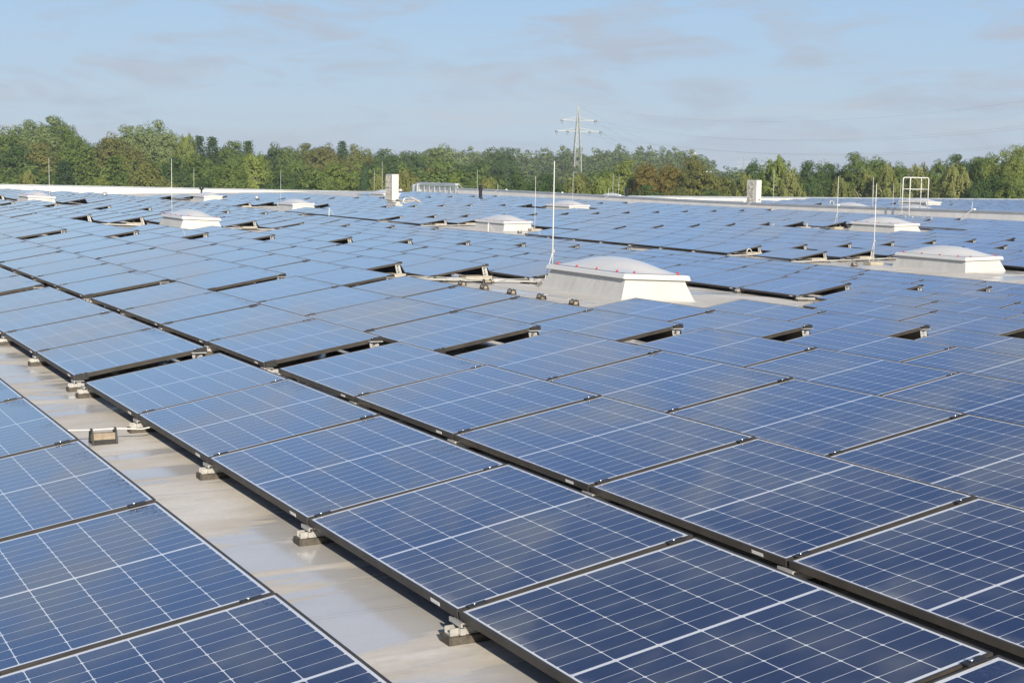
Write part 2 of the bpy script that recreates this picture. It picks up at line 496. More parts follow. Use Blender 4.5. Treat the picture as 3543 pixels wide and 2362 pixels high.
# ------------------------------------------------------------------ the setting
def build_ground():
    g = MB(); g.box(-2500, 3000, -1500, 3500, -12.5, -12.0)
    tag(g.build('ground', noisy('rough grass', (.06, .08, .03), (.10, .10, .045), .02, .95)), kind='structure')
build_ground()

def build_roof():
    r = MB()
    xs = [x for x in _xs if x < 46.0] + [46.45]
    ys = [-45, 0, 35, 50, 65, 80, 95, 106.3]
    n = len(xs)
    for y in ys:
        for x in xs: r.v.append((x, y, zroof(x, y)))
    for j in range(len(ys) - 1):
        for i in range(n - 1):
            a = j * n + i; r.f.append((a, a + 1, a + n + 1, a + n))
    b = len(r.v)
    ring = [(xs[0], ys[0]), (46.45, ys[0]), (46.45, ys[-1]), (xs[0], ys[-1])]
    for x, y in ring: r.v.append((x, y, -1.25))
    for x, y in ring: r.v.append((x, y, -11.99))
    for i in range(4):
        j = (i + 1) % 4; r.f.append((b + i, b + 4 + i, b + 4 + j, b + j))
    tag(r.build('roof', M['roof'], smooth=True), kind='structure')
    q = MB(); q.box(46.47, 125, -20, 82.2, -11.98, -.26)
    tag(q.build('adjoining_roof', M['roof']), kind='structure')
build_roof()

def far_parapet():
    t = empty('parapet_wall', (0, 106.3, 0), label='long white parapet at the far edge of the roof, below the wood', cat='parapet')
    def zt(x): return .10 + (x - 16.0) * (-.0104)
    w = MB(); c = MB()
    xs = [-30, -10, 5, 16, 30, 46.2]
    for a, b in zip(xs[:-1], xs[1:]):
        for (y0, y1, lo, hi, mb) in ((0, .35, -1.6, 0, w), (-.05, .40, .002, .085, c)):
            n = len(mb.v)
            for x in (a, b):
                for y in (y0, y1):
                    for dz in (lo, hi):
                        mb.v.append((x, y, (zt(x) - .085 + dz) if dz > -1 else dz))
            mb.f += [(n, n + 1, n + 5, n + 4), (n + 2, n + 6, n + 7, n + 3), (n + 1, n + 3, n + 7, n + 5), (n, n + 4, n + 6, n + 2)]
    w.build('wall_face', M['parapet'], t); c.build('coping', M['coping'], t)
far_parapet()

def step_wall():
    t = empty('roof_step_wall', (46.3, 0, 0), label='grey membrane covered wall with metal coping between the two roofs', cat='wall')
    ys = [10, 34.7, 44.8, 53, 62.5, 72.6, 85, 97.6]
    zs = [.40, .355, .28, .235, .25, .30, .365, .36]
    w = MB(); c = MB()
    for i in range(len(ys) - 1):
        for (x0, x1, lo, hi, mb) in ((0, .40, -9, 0, w), (-.045, .445, .002, .075, c)):
            n = len(mb.v)
            for k in (i, i + 1):
                for x in (x0, x1):
                    for dz in (lo, hi):
                        mb.v.append((x, ys[k], (zs[k] - .075 + dz) if dz > -1 else -.42))
            mb.f += [(n, n + 4, n + 5, n + 1), (n + 2, n + 3, n + 7, n + 6), (n + 1, n + 5, n + 7, n + 3)]
            mb.f += [(n, n + 1, n + 3, n + 2)] if i == 0 else []
            mb.f += [(n + 4, n + 6, n + 7, n + 5)] if i == len(ys) - 2 else []
    w.build('wall_face', M['stepwall'], t); c.build('coping', M['coping'], t)
    for y in (29.5, 38, 47.2, 55, 61.5, 67.8, 75, 83, 91):
        zz = float(np.interp(y, ys, zs))
        b = MB(); b.box(.12, .22, y - .05, y + .05, zz + .002, zz + .06)
        b.build('wire_clip', M['sticker'], t)
step_wall()

def back_parapet():
    t = empty('parapet_wall', (0, 82, 0), label='white parapet at the back of the lower roof on the right', cat='parapet')
    w = MB(); w.box(46.9, 125, 0, .35, -.7, -.06); w.build('wall_face', M['parapet'], t)
    c = MB(); c.box(46.9, 125, -.05, .40, -.058, .045); c.build('coping', M['coping'], t)
back_parapet()

# ------------------------------------------------------------------ solar panels
BL = {}
def blocks(k):
    """(near Y, number of panels, block name) of row k"""
    L = LP; out = []
    if k < 0:
        return [(-7 * L, 7, 'nearest'), (.372, 2, 'second')]
    if k < 6:
        if k <= 3: out.append((-8 * L, 8, 'nearest'))
        elif k == 4: out.append((-4 * L, 4, 'nearest'))
        else: out.append((-3 * L, 3, 'nearest'))
        out.append((.372, 4 if k <= 3 else 2, 'second'))
        out.append((7.714, 8, 'third') if k <= 3 else (7.714 + 2 * L, 6, 'third'))
        out.append((22.59, 7, 'fourth') if k <= 3 else (22.59, 3, 'fourth'))
        out.append((35.2, 7, 'fifth')); out.append((48.8, 7 if k <= 3 else 3, 'sixth')); out.append((61.35, 14, 'seventh'))
        return out
    if k < 12:
        far = {6: 4.41, 7: 6.15}.get(k, 7.9)
        n = int((far - .9) / L + .2)
        out.append((far - n * L, n, 'second'))
        near = {6: 22.28 - 6 * L, 7: 22.28 - 6 * L}.get(k, 8.32)
        out.append((near, int(round((22.28 - near) / L)), 'third'))
        out.append((23.394, {6: 3, 7: 4}.get(k, 7), 'fourth'))
        if k == 6: out.append((37.9, 6, 'fifth'))
        else: out.append((36.1, 7, 'fifth'))
        out.append((49.8, {6: 2, 7: 4}.get(k, 8), 'sixth'))
        out.append(({6: 62.35, 7: 62.35}.get(k, 64.15), 13 if k < 8 else 12, 'seventh'))
        return out
    if k < 14:
        out.append((19.79, 1, 'second'))
        out.append((22.668, 7, 'third'))
        out.append((43.7, 2, 'fourth'))
        out.append((48.2, 7, 'fifth')); out.append((69.3 if k == 12 else 70.2, 4, 'sixth')); out.append((86.0, 2, 'seventh'))
        return out
    if k >= 14:
        if k <= 16: out.append((19.79 - .42 - 8 * L, 8, 'nearest'))
        else: out.append((19.79 - .42 - 3 * L, 3, 'nearest'))
        out.append((19.79, 1, 'second'))
        if k in (18, 19, 20, 21): out.append((22.668, 3, 'third'))
        else: out.append((22.668, 7, 'third'))
        if k in (20, 21): out.append((34.6 if k == 20 else 35.4, 7, 'fourth'))
        else: out.append((35.2, 7, 'fourth'))
        if k == 14: out.append((48.2, 9, 'fifth')); out.append((65.8, 10, 'sixth')); out.append((84.4, 3, 'seventh'))
        elif k in (19, 20, 21): out.append((48.0, 3, 'fifth')); out.append((60.6, 9, 'sixth')); out.append((77.4, 2, 'seventh'))
        else: out.append((48.0, 7, 'fifth')); out.append((61.3, 9, 'sixth')); out.append((77.6, 8, 'seventh'))
    return out

panels = []
for k in range(-1, 26):
    if XR(k) > 43.2: continue
    for (y0, n, nm) in blocks(k):
        for j in range(n):
            x, y, z = XR(k), y0 + j * LP, zrow(k, y0 + j * LP)
            cs = [proj((x, y, z)), proj((x + PW * CT, y, z + HH)), proj((x + PW * CT, y + PL, z + HH)), proj((x, y + PL, z))]
            if any(c is None for c in cs): continue
            xx = [c[0] for c in cs]; yy = [c[1] for c in cs]
            if max(xx) < -330 or min(xx) > 3543 + 330 or min(yy) > 2362 + 260: continue
            area = abs(sum(xx[i] * yy[(i + 1) % 4] - xx[(i + 1) % 4] * yy[i] for i in range(4))) / 2
            vis = not (max(xx) < 0 or min(xx) > 3543 or min(yy) > 2362)
            panels.append(dict(k=k, y=y, j=j, n=n, blk=nm, area=area if vis else area * 1e-4, dist=cs[0][2], vis=vis))
panels.sort(key=lambda p: -p['area'])
SINGLE = panels[:298]
REST = panels[298:]

LIP = .011
def frame_mb(off=None, mb=None):
    f = mb or MB()
    m = off
    f.box(0, LIP, 0, PL, -.035, 0, m); f.box(PW - LIP, PW, 0, PL, -.035, 0, m)
    f.box(LIP, PW - LIP, 0, LIP, -.035, 0, m); f.box(LIP, PW - LIP, PL - LIP, PL, -.035, 0, m)
    return f
def plate_mb(m=None, mb=None):
    f = mb or MB()
    a, b, c, d = (PW - .03, .03, -.036), (PW - .03, PL - .03, -.036), (PW + .075, PL - .03, -.295), (PW + .075, .03, -.295)
    a2, b2, c2, d2 = [(p[0] + .003, p[1], p[2]) for p in (a, b, c, d)]
    pts = [a, b, c, d, a2, b2, c2, d2]
    if m is not None: pts = [tuple(m @ Vector(p)) for p in pts]
    n = len(f.v); f.v += pts
    f.f += [(n, n + 1, n + 2, n + 3), (n + 4, n + 7, n + 6, n + 5), (n, n + 4, n + 5, n + 1), (n + 3, n + 2, n + 6, n + 7), (n, n + 3, n + 7, n + 4), (n + 1, n + 5, n + 6, n + 2)]
    return f
def glass_mesh():
    g = MB(); z = -.0022
    g.v = [(LIP, LIP, z), (PW - LIP, LIP, z), (PW - LIP, PL - LIP, z), (LIP, PL - LIP, z)]; g.f = [(0, 1, 2, 3)]
    me = g.mesh('cell_face', M['glass'])
    uv = me.uv_layers.new(name='UVMap')
    for i, li in enumerate(me.polygons[0].loop_indices):
        uv.data[li].uv = g.v[me.loops[li].vertex_index][:2]
    return me

proto = {}
def mk(name, me):
    o = bpy.data.objects.new(name, me); proto[name] = o; return o
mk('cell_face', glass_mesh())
mk('frame', frame_mb().mesh('frame', M['frame']))
mk('wind_deflector', plate_mb().mesh('wind_deflector', M['plate']))
s_ = MB(); s_.box(-.0012, .0, .17, .255, -.029, -.013); mk('sticker', s_.mesh('sticker', M['sticker']))
def clamp_mesh(u0):
    c = MB(); c.box(u0, u0 + .085, -.0185, -.0035, -.020, .001); c.box(u0, u0 + .085, -.030, .008, .0012, .005)
    return c
def bolt_mesh(u0):
    b = MB(); b.lathe([(.0, .0052), (.0085, .0052), (.0085, .012), (.005, .015)], (u0 + .03, -.011, 0), 8); return b
mk('clamp_low', clamp_mesh(.045).mesh('clamp', M['black'])); mk('bolt_low', bolt_mesh(.045).mesh('bolt', M['bolt'], True))
mk('clamp_high', clamp_mesh(PW - .135).mesh('clamp', M['black'])); mk('bolt_high', bolt_mesh(PW - .135).mesh('bolt', M['bolt'], True))
def endclamp(u0):
    c = MB(); c.box(u0, u0 + .10, -.028, -.0006, -.046, .001); c.box(u0, u0 + .10, -.028, .009, .0012, .0055); return c
mk('end_low', endclamp(.012).mesh('end_clamp', M['black'])); mk('end_high', endclamp(PW - .112).mesh('end_clamp', M['black']))

def rowname(k):
    if k < 0: return 'row left of the bare walkway'
    if k < 12: return ORD[k + 1] + ' row right of the walkway'
    return ORD[k - 11] + ' row past the long gap'

def add_panel(p, rank):
    k = p['k']
    from_far = p['blk'] == 'nearest'
    if from_far: pos = ORD[p['n'] - p['j']] + ' from the far end'
    else: pos = ORD[p['j'] + 1] + ' from the near end'
    lab = 'blue panel %s of %s block, %s' % (pos, p['blk'], rowname(k))
    r = empty('solar_panel', (XR(k), p['y'], zrow(k, p['y'])), (random.gauss(0, .0012), -TILT + random.gauss(0, .0022), random.gauss(0, .0004)), lab, 'solar panel', 'blue solar panels mounted in rows on the roof')
    inst(proto['cell_face'], 'cell_face', r)
    inst(proto['frame'], 'frame', r)
    last = p['j'] == 0
    if rank < 240 or last: inst(proto['wind_deflector'], 'wind_deflector', r)
    if rank < 150 or last:
        for s in ('low', 'high'):
            c = inst(proto[('end_' if last else 'clamp_') + s], 'clamp', r)
            if rank < 110:
                inst(proto['bolt_' + s], 'bolt', c)
    if rank < 110: inst(proto['sticker'], 'sticker', r)
for i, p in enumerate(SINGLE): add_panel(p, i)

def merged_field(name, lst, label, xform):
    """the panels past the individual ones: one object"""
    gv = []; gf = []; uvs = []
    fr = MB(); pl = MB()
    for i, p in enumerate(lst):
        m = xform(p)
        n = len(gv)
        cs = [(LIP, LIP), (PW - LIP, LIP), (PW - LIP, PL - LIP), (LIP, PL - LIP)]
        ou, ov = 4 * (i % 40), 4 * (i // 40)
        for c in cs:
            gv.append(tuple(m @ Vector((c[0], c[1], -.0022)))); uvs.append((c[0] + ou, c[1] + ov))
        gf.append((n, n + 1, n + 2, n + 3))
        frame_mb(m, fr); plate_mb(m, pl)
    me = bpy.data.meshes.new(name)
    nv = len(gv)
    v = gv + fr.v + pl.v
    f = gf + [tuple(a + nv for a in q) for q in fr.f] + [tuple(a + nv + len(fr.v) for a in q) for q in pl.f]
    me.from_pydata(v, [], f)
    me.materials.append(M['glass']); me.materials.append(M['frame']); me.materials.append(M['plate'])
    mi = [0] * len(gf) + [1] * len(fr.f) + [2] * len(pl.f)
    me.polygons.foreach_set('material_index', mi)
    uv = me.uv_layers.new(name='UVMap')
    for i in range(len(gf)):
        for q in range(4): uv.data[i * 4 + q].uv = uvs[i * 4 + q]
    me.update()
    o = bpy.data.objects.new(name, me); COL.objects.link(o)
    return tag(o, label, 'solar panels', None, 'stuff')

def xf(p):
    return Matrix.Translation((XR(p['k']), p['y'], zrow(p['k'], p['y']))) @ Matrix.Rotation(-TILT + random.gauss(0, .0022), 4, 'Y') @ Matrix.Rotation(random.gauss(0, .0012), 4, 'X')
merged_field('distant_solar_panels', REST, 'far rows of blue solar panels filling the roof to the parapet', xf)

f3 = []
for k in range(0, 26):
    x = 57 + k * 1.62
    y0 = {0: 50, 1: 44, 2: 40}.get(k, 36)
    y = y0
    c = 0
    while y < 76.5 + (0 if k > 6 else -8 + k * 1.2):
        if not ((60.5 < x < 66 and 58 < y < 64.5)):
            f3.append((x, y))
        y += LP; c += 1
        if c % 7 == 0: y += .7
merged_field('adjoining_solar_panels', f3, 'rows of dark blue panels on the adjoining roof behind the grey wall', lambda p: Matrix.Translation((p[0], p[1], -.14)) @ Matrix.Rotation(-TILT, 4, 'Y'))

# ------------------------------------------------------------------ mounting rails
def rail(y, ka, kb, label, rowset=None, uprights=True, tail=.045):
    xa, xb = XR(ka) - tail, XR(kb) + PW * CT + .16
    r = empty('mounting_rail', (xa, y, zroof(xa, y)), label=label, cat='mounting rail', group='aluminium rails carrying the panels')
    knots = sorted(set([xa, xb] + [x for x in _xs if xa < x < xb]))
    pr_ = MB()
    o = Vector((xa, y, zroof(xa, y)))
    for a, b in zip(knots[:-1], knots[1:]):
        for (y0, y1, z0, z1) in ((-.028, .028, .034, .039), (-.028, -.022, .039, .064), (.022, .028, .039, .064)):
            n = len(pr_.v)
            for x in (a, b):
                for yy, zz in ((y0, z0), (y1, z0), (y1, z1), (y0, z1)):
                    pr_.v.append((x - o.x, yy, zroof(x, y) - o.z + zz))
            pr_.f += [(n, n + 4, n + 5, n + 1), (n + 1, n + 5, n + 6, n + 2), (n + 2, n + 6, n + 7, n + 3), (n + 3, n + 7, n + 4, n),
                      (n, n + 1, n + 2, n + 3), (n + 4, n + 7, n + 6, n + 5)]
    pr_.build('profile', M['alu'], r)
    ks = rowset or range(ka, kb + 1)
    for k in ks:
        x = XR(k) - o.x; zr = zroof(XR(k), y) - o.z
        p = MB(); p.box(x - tail - .012, x + .16, -.045, .045, zr + .001, zr + .033); p.build('rubber_pad', M['rubber'], r)
        b = MB()
        b.box(x + .02, x + .055, -.020, .020, zr + .065, zr + .082)
        b.box(x - .004, x + .075, -.045, .045, zr + .082, zr + .0865)
        b.box(x - .012, x - .004, -.055, .055, zr + .072, zr + .090)
        b.box(x - .010, x + .012, -.052, -.030, zr + .040, zr + .066)
        b.build('low_bracket', M['alu'], r)
        xh = XR(k) + PW * CT - .035
        zb = zroof(xh, y) - o.z; zt = zrow(k, y) + HH - .045 - o.z
        xh -= o.x
        p = MB(); p.box(xh - .10, xh + .13, -.045, .045, zb + .001, zb + .033); p.build('rubber_pad', M['rubber'], r)
        if uprights:
            u = MB()
            lean = .05
            u.bar((xh - .030, 0, zb + .06), (xh - .030 - lean, 0, zt), .005, .040)
            u.bar((xh + .030, 0, zb + .06), (xh + .018 - lean, 0, zt), .007, .034)
            N_ = 5
            for i in range(N_):
                t0, t1 = i / N_, (i + 1) / N_
                A = Vector((xh - .030 - lean * t0, 0, zb + .06 + (zt - zb - .06) * t0)); B = Vector((xh + .030 - (lean + .012) * t1, 0, zb + .06 + (zt - zb - .06) * t1))
                A2 = Vector((xh - .030 - lean * t1, 0, zb + .06 + (zt - zb - .06) * t1))
                u.bar(A, B, .005, .012); u.bar(B, A2, .005, .012)
            u.box(xh - .105, xh + .02, -.04, .04, zt, zt + .008)
            u.build('upright', M['alu'], r)

NEAR_E = -.020
for j in range(0, 7):
    y = -.011 - j * LP if j else -.011
    rail(y, 0, 4 if j < 3 else 3, 'aluminium rail under the %s panel joint before the first cross gap, nearest block' % ORD[j + 1], uprights=(j == 0))
for j in range(0, 5):
    y = .372 - .012 + j * LP
    rail(y, 0, 5 if j < 3 else 3, 'aluminium rail under the %s panel joint of second block right of walkway' % ORD[j + 1], uprights=(j == 0))
for j in range(0, 4):
    rail(-.011 - j * LP, -1, -1, 'short aluminium rail under panel joint %s, row left of walkway' % ORD[j + 1], uprights=False)
for j in range(0, 9):
    y = 7.714 - .012 + j * LP
    rail(y, 0, 3 if j < 2 else 5, 'aluminium rail under the %s panel joint of third block, front rows' % ORD[j + 1], uprights=(j in (0, 2)))
rail(7.714 - .012 + 2 * LP + .16, 4, 6, 'white rail crossing the clearing left of the nearest skylight, carrying concrete slabs', uprights=False, tail=.3)
for j in range(0, 6):
    rail(11.814 - .012 + j * LP, 6, 8, 'aluminium rail under the %s panel joint behind the nearest skylight' % ORD[j + 1], uprights=(j == 0))
for j in range(0, 3):
    rail(8.32 - .012 + j * LP, 8, 11, 'aluminium rail under the %s panel joint right of the nearest skylight' % ORD[j + 1], uprights=(j == 0))
rail(6.15 - .012 + .02, 7, 9, 'short white rail at the right end of the clearing by the nearest skylight', uprights=False)
rail(22.59 - .012, 2, 5, 'aluminium rail at near end of fourth block, left rows', uprights=True)
rail(23.394 - .012, 6, 11, 'aluminium rail at near end of fourth block, right rows', uprights=True)
rail(35.18, 3, 5, 'aluminium rail beside the second skylight of the left column', uprights=True)
rail(36.08, 7, 11, 'aluminium rail at near end of fifth block, right rows', uprights=True)
for j in range(0, 8):
    rail(22.668 - .012 + j * LP, 12, 17 if j == 0 else 12, 'aluminium rail under the %s panel joint past the long gap' % ORD[j + 1], uprights=(j == 0))
rail(19.79 - .012, 12, 16, 'aluminium rail with slabs beside the skylight on the right', uprights=True)
rail(34.9, 14, 20, 'aluminium rail left of the skylight below the railing', uprights=True)
for j in range(0, 3):
    rail(38.45 + j * LP, 14, 14, 'aluminium rail under the %s panel joint behind middle skylight' % ORD[j + 1], uprights=False)
rail(43.68, 12, 14, 'aluminium rail left of the middle skylight', uprights=True)
rail(48.18, 12, 20, 'aluminium rail at near end of fifth block past the long gap', uprights=True)
rail(61.28, 15, 20, 'aluminium rail at near end of sixth block past the long gap', uprights=True)
rail(48.78, 3, 5, 'aluminium rail at near end of sixth block, left rows', uprights=True)
rail(49.78, 6, 11, 'aluminium rail at near end of sixth block, rows before the long gap', uprights=True)
rail(61.33, 3, 5, 'aluminium rail beside the farthest left skylight', uprights=True)
rail(69.28, 12, 13, 'aluminium rail left of the skylight by the tall air unit', uprights=True)

# ------------------------------------------------------------------ skylights
def skylight(x, y, label, scale=1.0, z=None, detail=True, dz=0):
    """x, y: the near left corner of the rim; 1.24 x 2.52 m"""
    cx, cy = x + .62, y + 1.26
    zb = zroof(cx, cy) if z is None else z
    t = empty('skylight', (cx, cy, zb), (0, -math.atan((zroof(cx + .6, cy) - zroof(cx - .6, cy)) / 1.2), 0) if z is None else (0, 0, 0), label=label, cat='skylight', group='white domed skylights on the roof')
    t.location.z += dz
    a, b = .55, 1.19
    # curb with membrane that flares onto the roof
    c = MB(); lev = [(.0, .19), (.010, .145), (.045, .118), (.12, .088), (.22, .045), (.335, .0)]
    rr = random.Random(int(x * 100))
    for (sx, sy, ex, ey, n) in ((-1, -1, 1, -1, 14), (1, -1, 1, 1, 26), (1, 1, -1, 1, 14), (-1, 1, -1, -1, 26)):
        w_ = [rr.uniform(-1, 1) for _ in range(n + 1)]
        w_ = [(w_[max(0, i - 1)] + w_[i] * 2 + w_[min(n, i + 1)]) / 4 for i in range(n + 1)]
        b0 = len(c.v)
        for zi, fl in lev:
            for i in range(n + 1):
                tt = i / n; px = sx + (ex - sx) * tt; py = sy + (ey - sy) * tt
                end = min(i, n - i)
                wob = w_[i] * .008 * math.sin(math.pi * zi / .335) * (1.6 if end in (1, 2) else .7) * (0 if end == 0 else 1)
                gx = fl + (wob if abs(px) == 1 and sx == ex else 0); gy = fl + (wob if abs(py) == 1 and sy == ey else 0)
                X_ = px * a + (math.copysign(gx, px) if abs(px) == 1 else px * fl)
                Y_ = py * b + (math.copysign(gy, py) if abs(py) == 1 else py * fl)
                c.v.append((X_, Y_, zi))
        for l in range(len(lev) - 1):
            for i in range(n):
                q0 = b0 + l * (n + 1) + i
                c.f.append((q0, q0 + 1, q0 + n + 2, q0 + n + 1))
    c.build('curb', M['curb'], t, smooth=True)
    s = MB()
    for (x0, x1, y0, y1) in ((-a - .006, a + .006, -b - .006, -b), (-a - .006, a + .006, b, b + .006), (-a - .006, -a, -b, b), (a, a + .006, -b, b)):
        s.box(x0, x1, y0, y1, .286, .333)
    st = s.build('clamp_strip', M['strip'], t)
    if detail:
        sc = MB()
        for i in range(10):
            yy = -b + .12 + i * (2 * b - .24) / 9
            for sx in (-1, 1): sc.box(sx * (a + .008) - .004, sx * (a + .008) + .004, yy - .008, yy + .008, .302, .318)
        for i in range(5):
            xx = -a + .1 + i * (2 * a - .2) / 4
            sc.box(xx - .008, xx + .008, -b - .011, -b - .0062, .302, .318)
        sc.build('screws', M['bolt'], st)
    # rim: a rounded ring
    r = MB(); prof = [(.056, .327), (.075, .331), (.078, .350), (.067, .364), (.066, .392), (.050, .410), (-.03, .420)]
    m = len(prof)
    ring = []
    for dx, z_ in prof:
        ring.append([(-a - dx, -b - dx, z_), (a + dx, -b - dx, z_), (a + dx, b + dx, z_), (-a - dx, b + dx, z_)])
    for q in ring: r.v += q
    for l in range(m - 1):
        for i in range(4):
            j = (i + 1) % 4
            r.f.append((l * 4 + i, l * 4 + j, l * 4 + 4 + j, l * 4 + 4 + i))
    r.f.append((3, 2, 1, 0))
    r.build('rim', M['rim'], t, bevel=.01)
    # dome
    d = MB(); NX, NY = 18, 34
    for j in range(NY + 1):
        for i in range(NX + 1):
            u, v = -1 + 2 * i / NX, -1 + 2 * j / NY
            hgt = ((1 - abs(u) ** 2.0) * (1 - abs(v) ** 2.4)) ** 1.12
            d.v.append((u * (a + .015), v * (b + .015), .421 + .205 * hgt))
    for j in range(NY):
        for i in range(NX):
            q = j * (NX + 1) + i; d.f.append((q, q + 1, q + NX + 2, q + NX + 1))
    d.build('dome', M['dome'], t, smooth=True)
    caps = [(-a - .01, yy) for yy in (-.95, -.32, .32, .98)] + [(a + .01, yy) for yy in (-.95, -.32, .32, .98)] + [(-.40, -b - .01), (.42, -b - .01), (-.40, b + .01), (.42, b + .01)]
    for (px, py) in caps:
        q = MB(); q.lathe([(.0, .405), (.015, .405), (.015, .447), (.010, .455)], (px, py, 0), 10); q.build('red_cap', M['red'], t, smooth=False)
    if scale != 1: t.scale = (scale,) * 3
    return t

skylight(9.88, 7.85, 'nearest white domed skylight with red caps, in the clearing behind the second row block')
skylight(10.1, 34.13, 'white domed skylight on the left, below the second lightning rod from the left')
skylight(9.76, 58.6, 'small white domed skylight at the far left edge of the roof')
skylight(24.24, 15.38, 'white domed skylight with red caps cut close to the right edge, tripod rod beside it', dz=-.05)
skylight(23.9, 39.27, 'white domed skylight in the middle, left of and behind the nearest tall rod', dz=-.06)
skylight(24.23, 64.29, 'white domed skylight left of centre with a rod behind, lined up with the deep gap', dz=-.045)
skylight(24.64, 82.24, 'farthest small white skylight on the left, close under the white parapet', dz=-.055)
skylight(36.17, 31.43, 'white domed skylight on the right in front of the hoop railing', dz=-.085)
skylight(36.14, 55.84, 'white domed skylight near the grey wall, right of the black flue', dz=-.07)
skylight(36.6, 81.6, 'far white skylight partly hidden behind the tall air unit')
skylight(63.0, 59.0, 'skylight beyond the grey wall, seen through the hoop railing', z=-.18)
skylight(49.1, 48.9, 'pale skylight dome peeping over the grey wall left of the hoop railing', z=-.26)
skylight(51.7, 46.9, 'pale skylight dome just behind the foot of the hoop railing', z=-.33)
skylight(53.8, 84.2 - 3.6, 'pale skylight dome beyond the grey wall below the second black flue', z=-.40)

# ------------------------------------------------------------------ ballast slabs
def slab(x, y, label, rz=0, dz=.066):
    b = MB(); b.box(-.25, .25, -.15, .15, 0, .058)
    o = b.build('concrete_slab', M['paver'], bevel=.006)
    o.location = (x, y, zroof(x, y) + dz); o.rotation_euler = (0, 0, rz)
    tag(o, label, 'concrete slab', 'concrete ballast slabs on the rails')
slab(XR(4) + .92, 11.30, 'concrete slab beside left upright in the clearing left of nearest skylight', .03)
slab(XR(5) + .92, 11.30, 'concrete slab on the rail end, nearest the left corner of nearest skylight')
slab(XR(5) + .80, 35.3, 'concrete slab left of the second skylight of the left column')
slab(XR(7) + .85, 36.1, 'concrete slab right of the second skylight of the left column')
slab(XR(12) + .85, 19.9, 'concrete slab left of the tripod rod, left one of the pair')
slab(XR(13) + .85, 19.9, 'concrete slab left of the tripod rod, nearest the right skylight')
slab(XR(12) + .85, 22.75, 'concrete slab under the panel edge by the bent grey hose')
slab(XR(18) + .85, 34.95, 'concrete slab left of the far right skylight, left of pair')
slab(XR(19) + .85, 34.85, 'concrete slab left of the far right skylight, beside its braced rod')
slab(XR(12) + .85, 43.8, 'concrete slab left of the middle skylight, under the raised panel')
slab(XR(13) + .6, 43.8, 'concrete slab touching the middle skylight on its left')
slab(XR(12) + .9, 69.4, 'concrete slab left of skylight under the far air unit')
slab(XR(5) + .85, 61.5, 'concrete slab right in front of the far left skylight')

# ------------------------------------------------------------------ conductor holders and wires
def holder_proto():
    t = empty('conductor_holder', (0, 0, 0))
    c = MB()
    pr_ = [(-.048, .012), (.048, .012), (.044, .045), (.028, .074), (-.028, .074), (-.044, .045)]
    n = len(c.v)
    for x in (-.072, .072):
        for y, z in pr_: c.v.append((x, y, z))
    m = len(pr_)
    for i in range(m): c.f.append((n + i, n + (i + 1) % m, n + m + (i + 1) % m, n + m + i))
    c.f += [tuple(n + i for i in reversed(range(m))), tuple(n + m + i for i in range(m))]
    c.build('concrete_block', M['concrete'], t, bevel=.004)
    b = MB(); b.box(-.078, .078, -.055, .055, 0, .011)
    b.box(-.078, .078, -.055, -.050, .011, .034); b.box(-.078, .078, .050, .055, .011, .034)
    b.build('cradle', M['black'], t)
    for s in (-1, 1):
        q = MB(); x = s * .079
        q.bar((x, -.058, .0), (x, -.034, .088), .012, .014); q.bar((x, .058, .0), (x, .034, .088), .012, .014)
        q.bar((x, -.036, .082), (x, .036, .082), .012, .014); q.box(x - .008, x + .008, -.014, .014, .086, .104)
        q.build('clip', M['black'], t)
    return t
HP = holder_proto()
hold_n = [0]
def holder(x, y, rz, label):
    o = HP if hold_n[0] == 0 else copy_tree(HP)
    hold_n[0] += 1
    o.location = (x, y, zroof(x)); o.rotation_euler = (0, 0, rz)
    o.scale = (.82,) * 3 if hold_n[0] > 1 else (1, 1, 1)
    tag(o, label, 'wire holder', 'concrete holders for the lightning wire')
def wire(pts, r, label, m='steel'):
    w = MB(); w.tube(pts, r, 6)
    tag(w.build('lightning_wire', M[m], smooth=True), label, 'wire', 'lightning protection wires')

holder(-.305, -2.085, 0, 'concrete wire holder standing alone on the bare walkway')
zz = zroof(-.3) + .096
wire([(-1.4, -2.05, zz - .01), (-.75, -2.06, zz + .012), (-.384, -2.085, zz), (-.226, -2.085, zz), (-.05, -2.10, zz - .012), (.06, -2.06, zz - .004), (.30, -2.02, zz + .01), (.9, -2.0, zz)], .0055, 'white wire crossing the bare walkway over a single holder', 'white_rod')
HB = [(8.40, 11.3), (8.36, 10.45), (8.37, 9.65), (8.35, 8.65), (8.36, 7.7), (8.34, 6.68)]
HC = [(9.12, 11.05), (10.1, 11.5)]
for i, (x, y) in enumerate(HB): holder(x, y, math.pi / 2, '%s wire holder from the left in the slanting line before the nearest skylight' % ORD[i + 1])
wire([(8.9, 13.2, zroof(8.9) + .08)] + [(x, y, zroof(x) + .080) for x, y in HB] + [(8.3, 5.6, zroof(8.3) + .08)], .004, 'grey wire on the slanting line of holders before nearest skylight')
holder(*HC[0], 0.05, 'wire holder in front of the concrete slab, left of the nearest skylight')
holder(*HC[1], 0.05, 'wire holder close to the left corner of the nearest skylight')
wire([(7.6, 11.3, zroof(7.6) + .09), (*HC[0], zroof(HC[0][0]) + .080), (*HC[1], zroof(HC[1][0]) + .080), (11.6, 12.0, zroof(11.6) + .085), (12.6, 12.0, zroof(12.6) + .075)], .005, 'white wire passing behind the nearest skylight', 'white_rod')
for i_, (x_, y_) in enumerate(((8.35, 7.55), (8.30, 6.75))):
    q_ = MB(); z_ = zroof(x_) + .07; q_.box(-.035, .035, -.008, .008, 0, .016); q_.box(-.008, .008, -.035, .035, 0, .016)
    o_ = q_.build('wire_clamp', M['alu']); o_.location = (x_, y_, z_); tag(o_, ('left' if i_ == 0 else 'right') + ' small metal cross clamp on the wire before the nearest skylight', 'clamp')
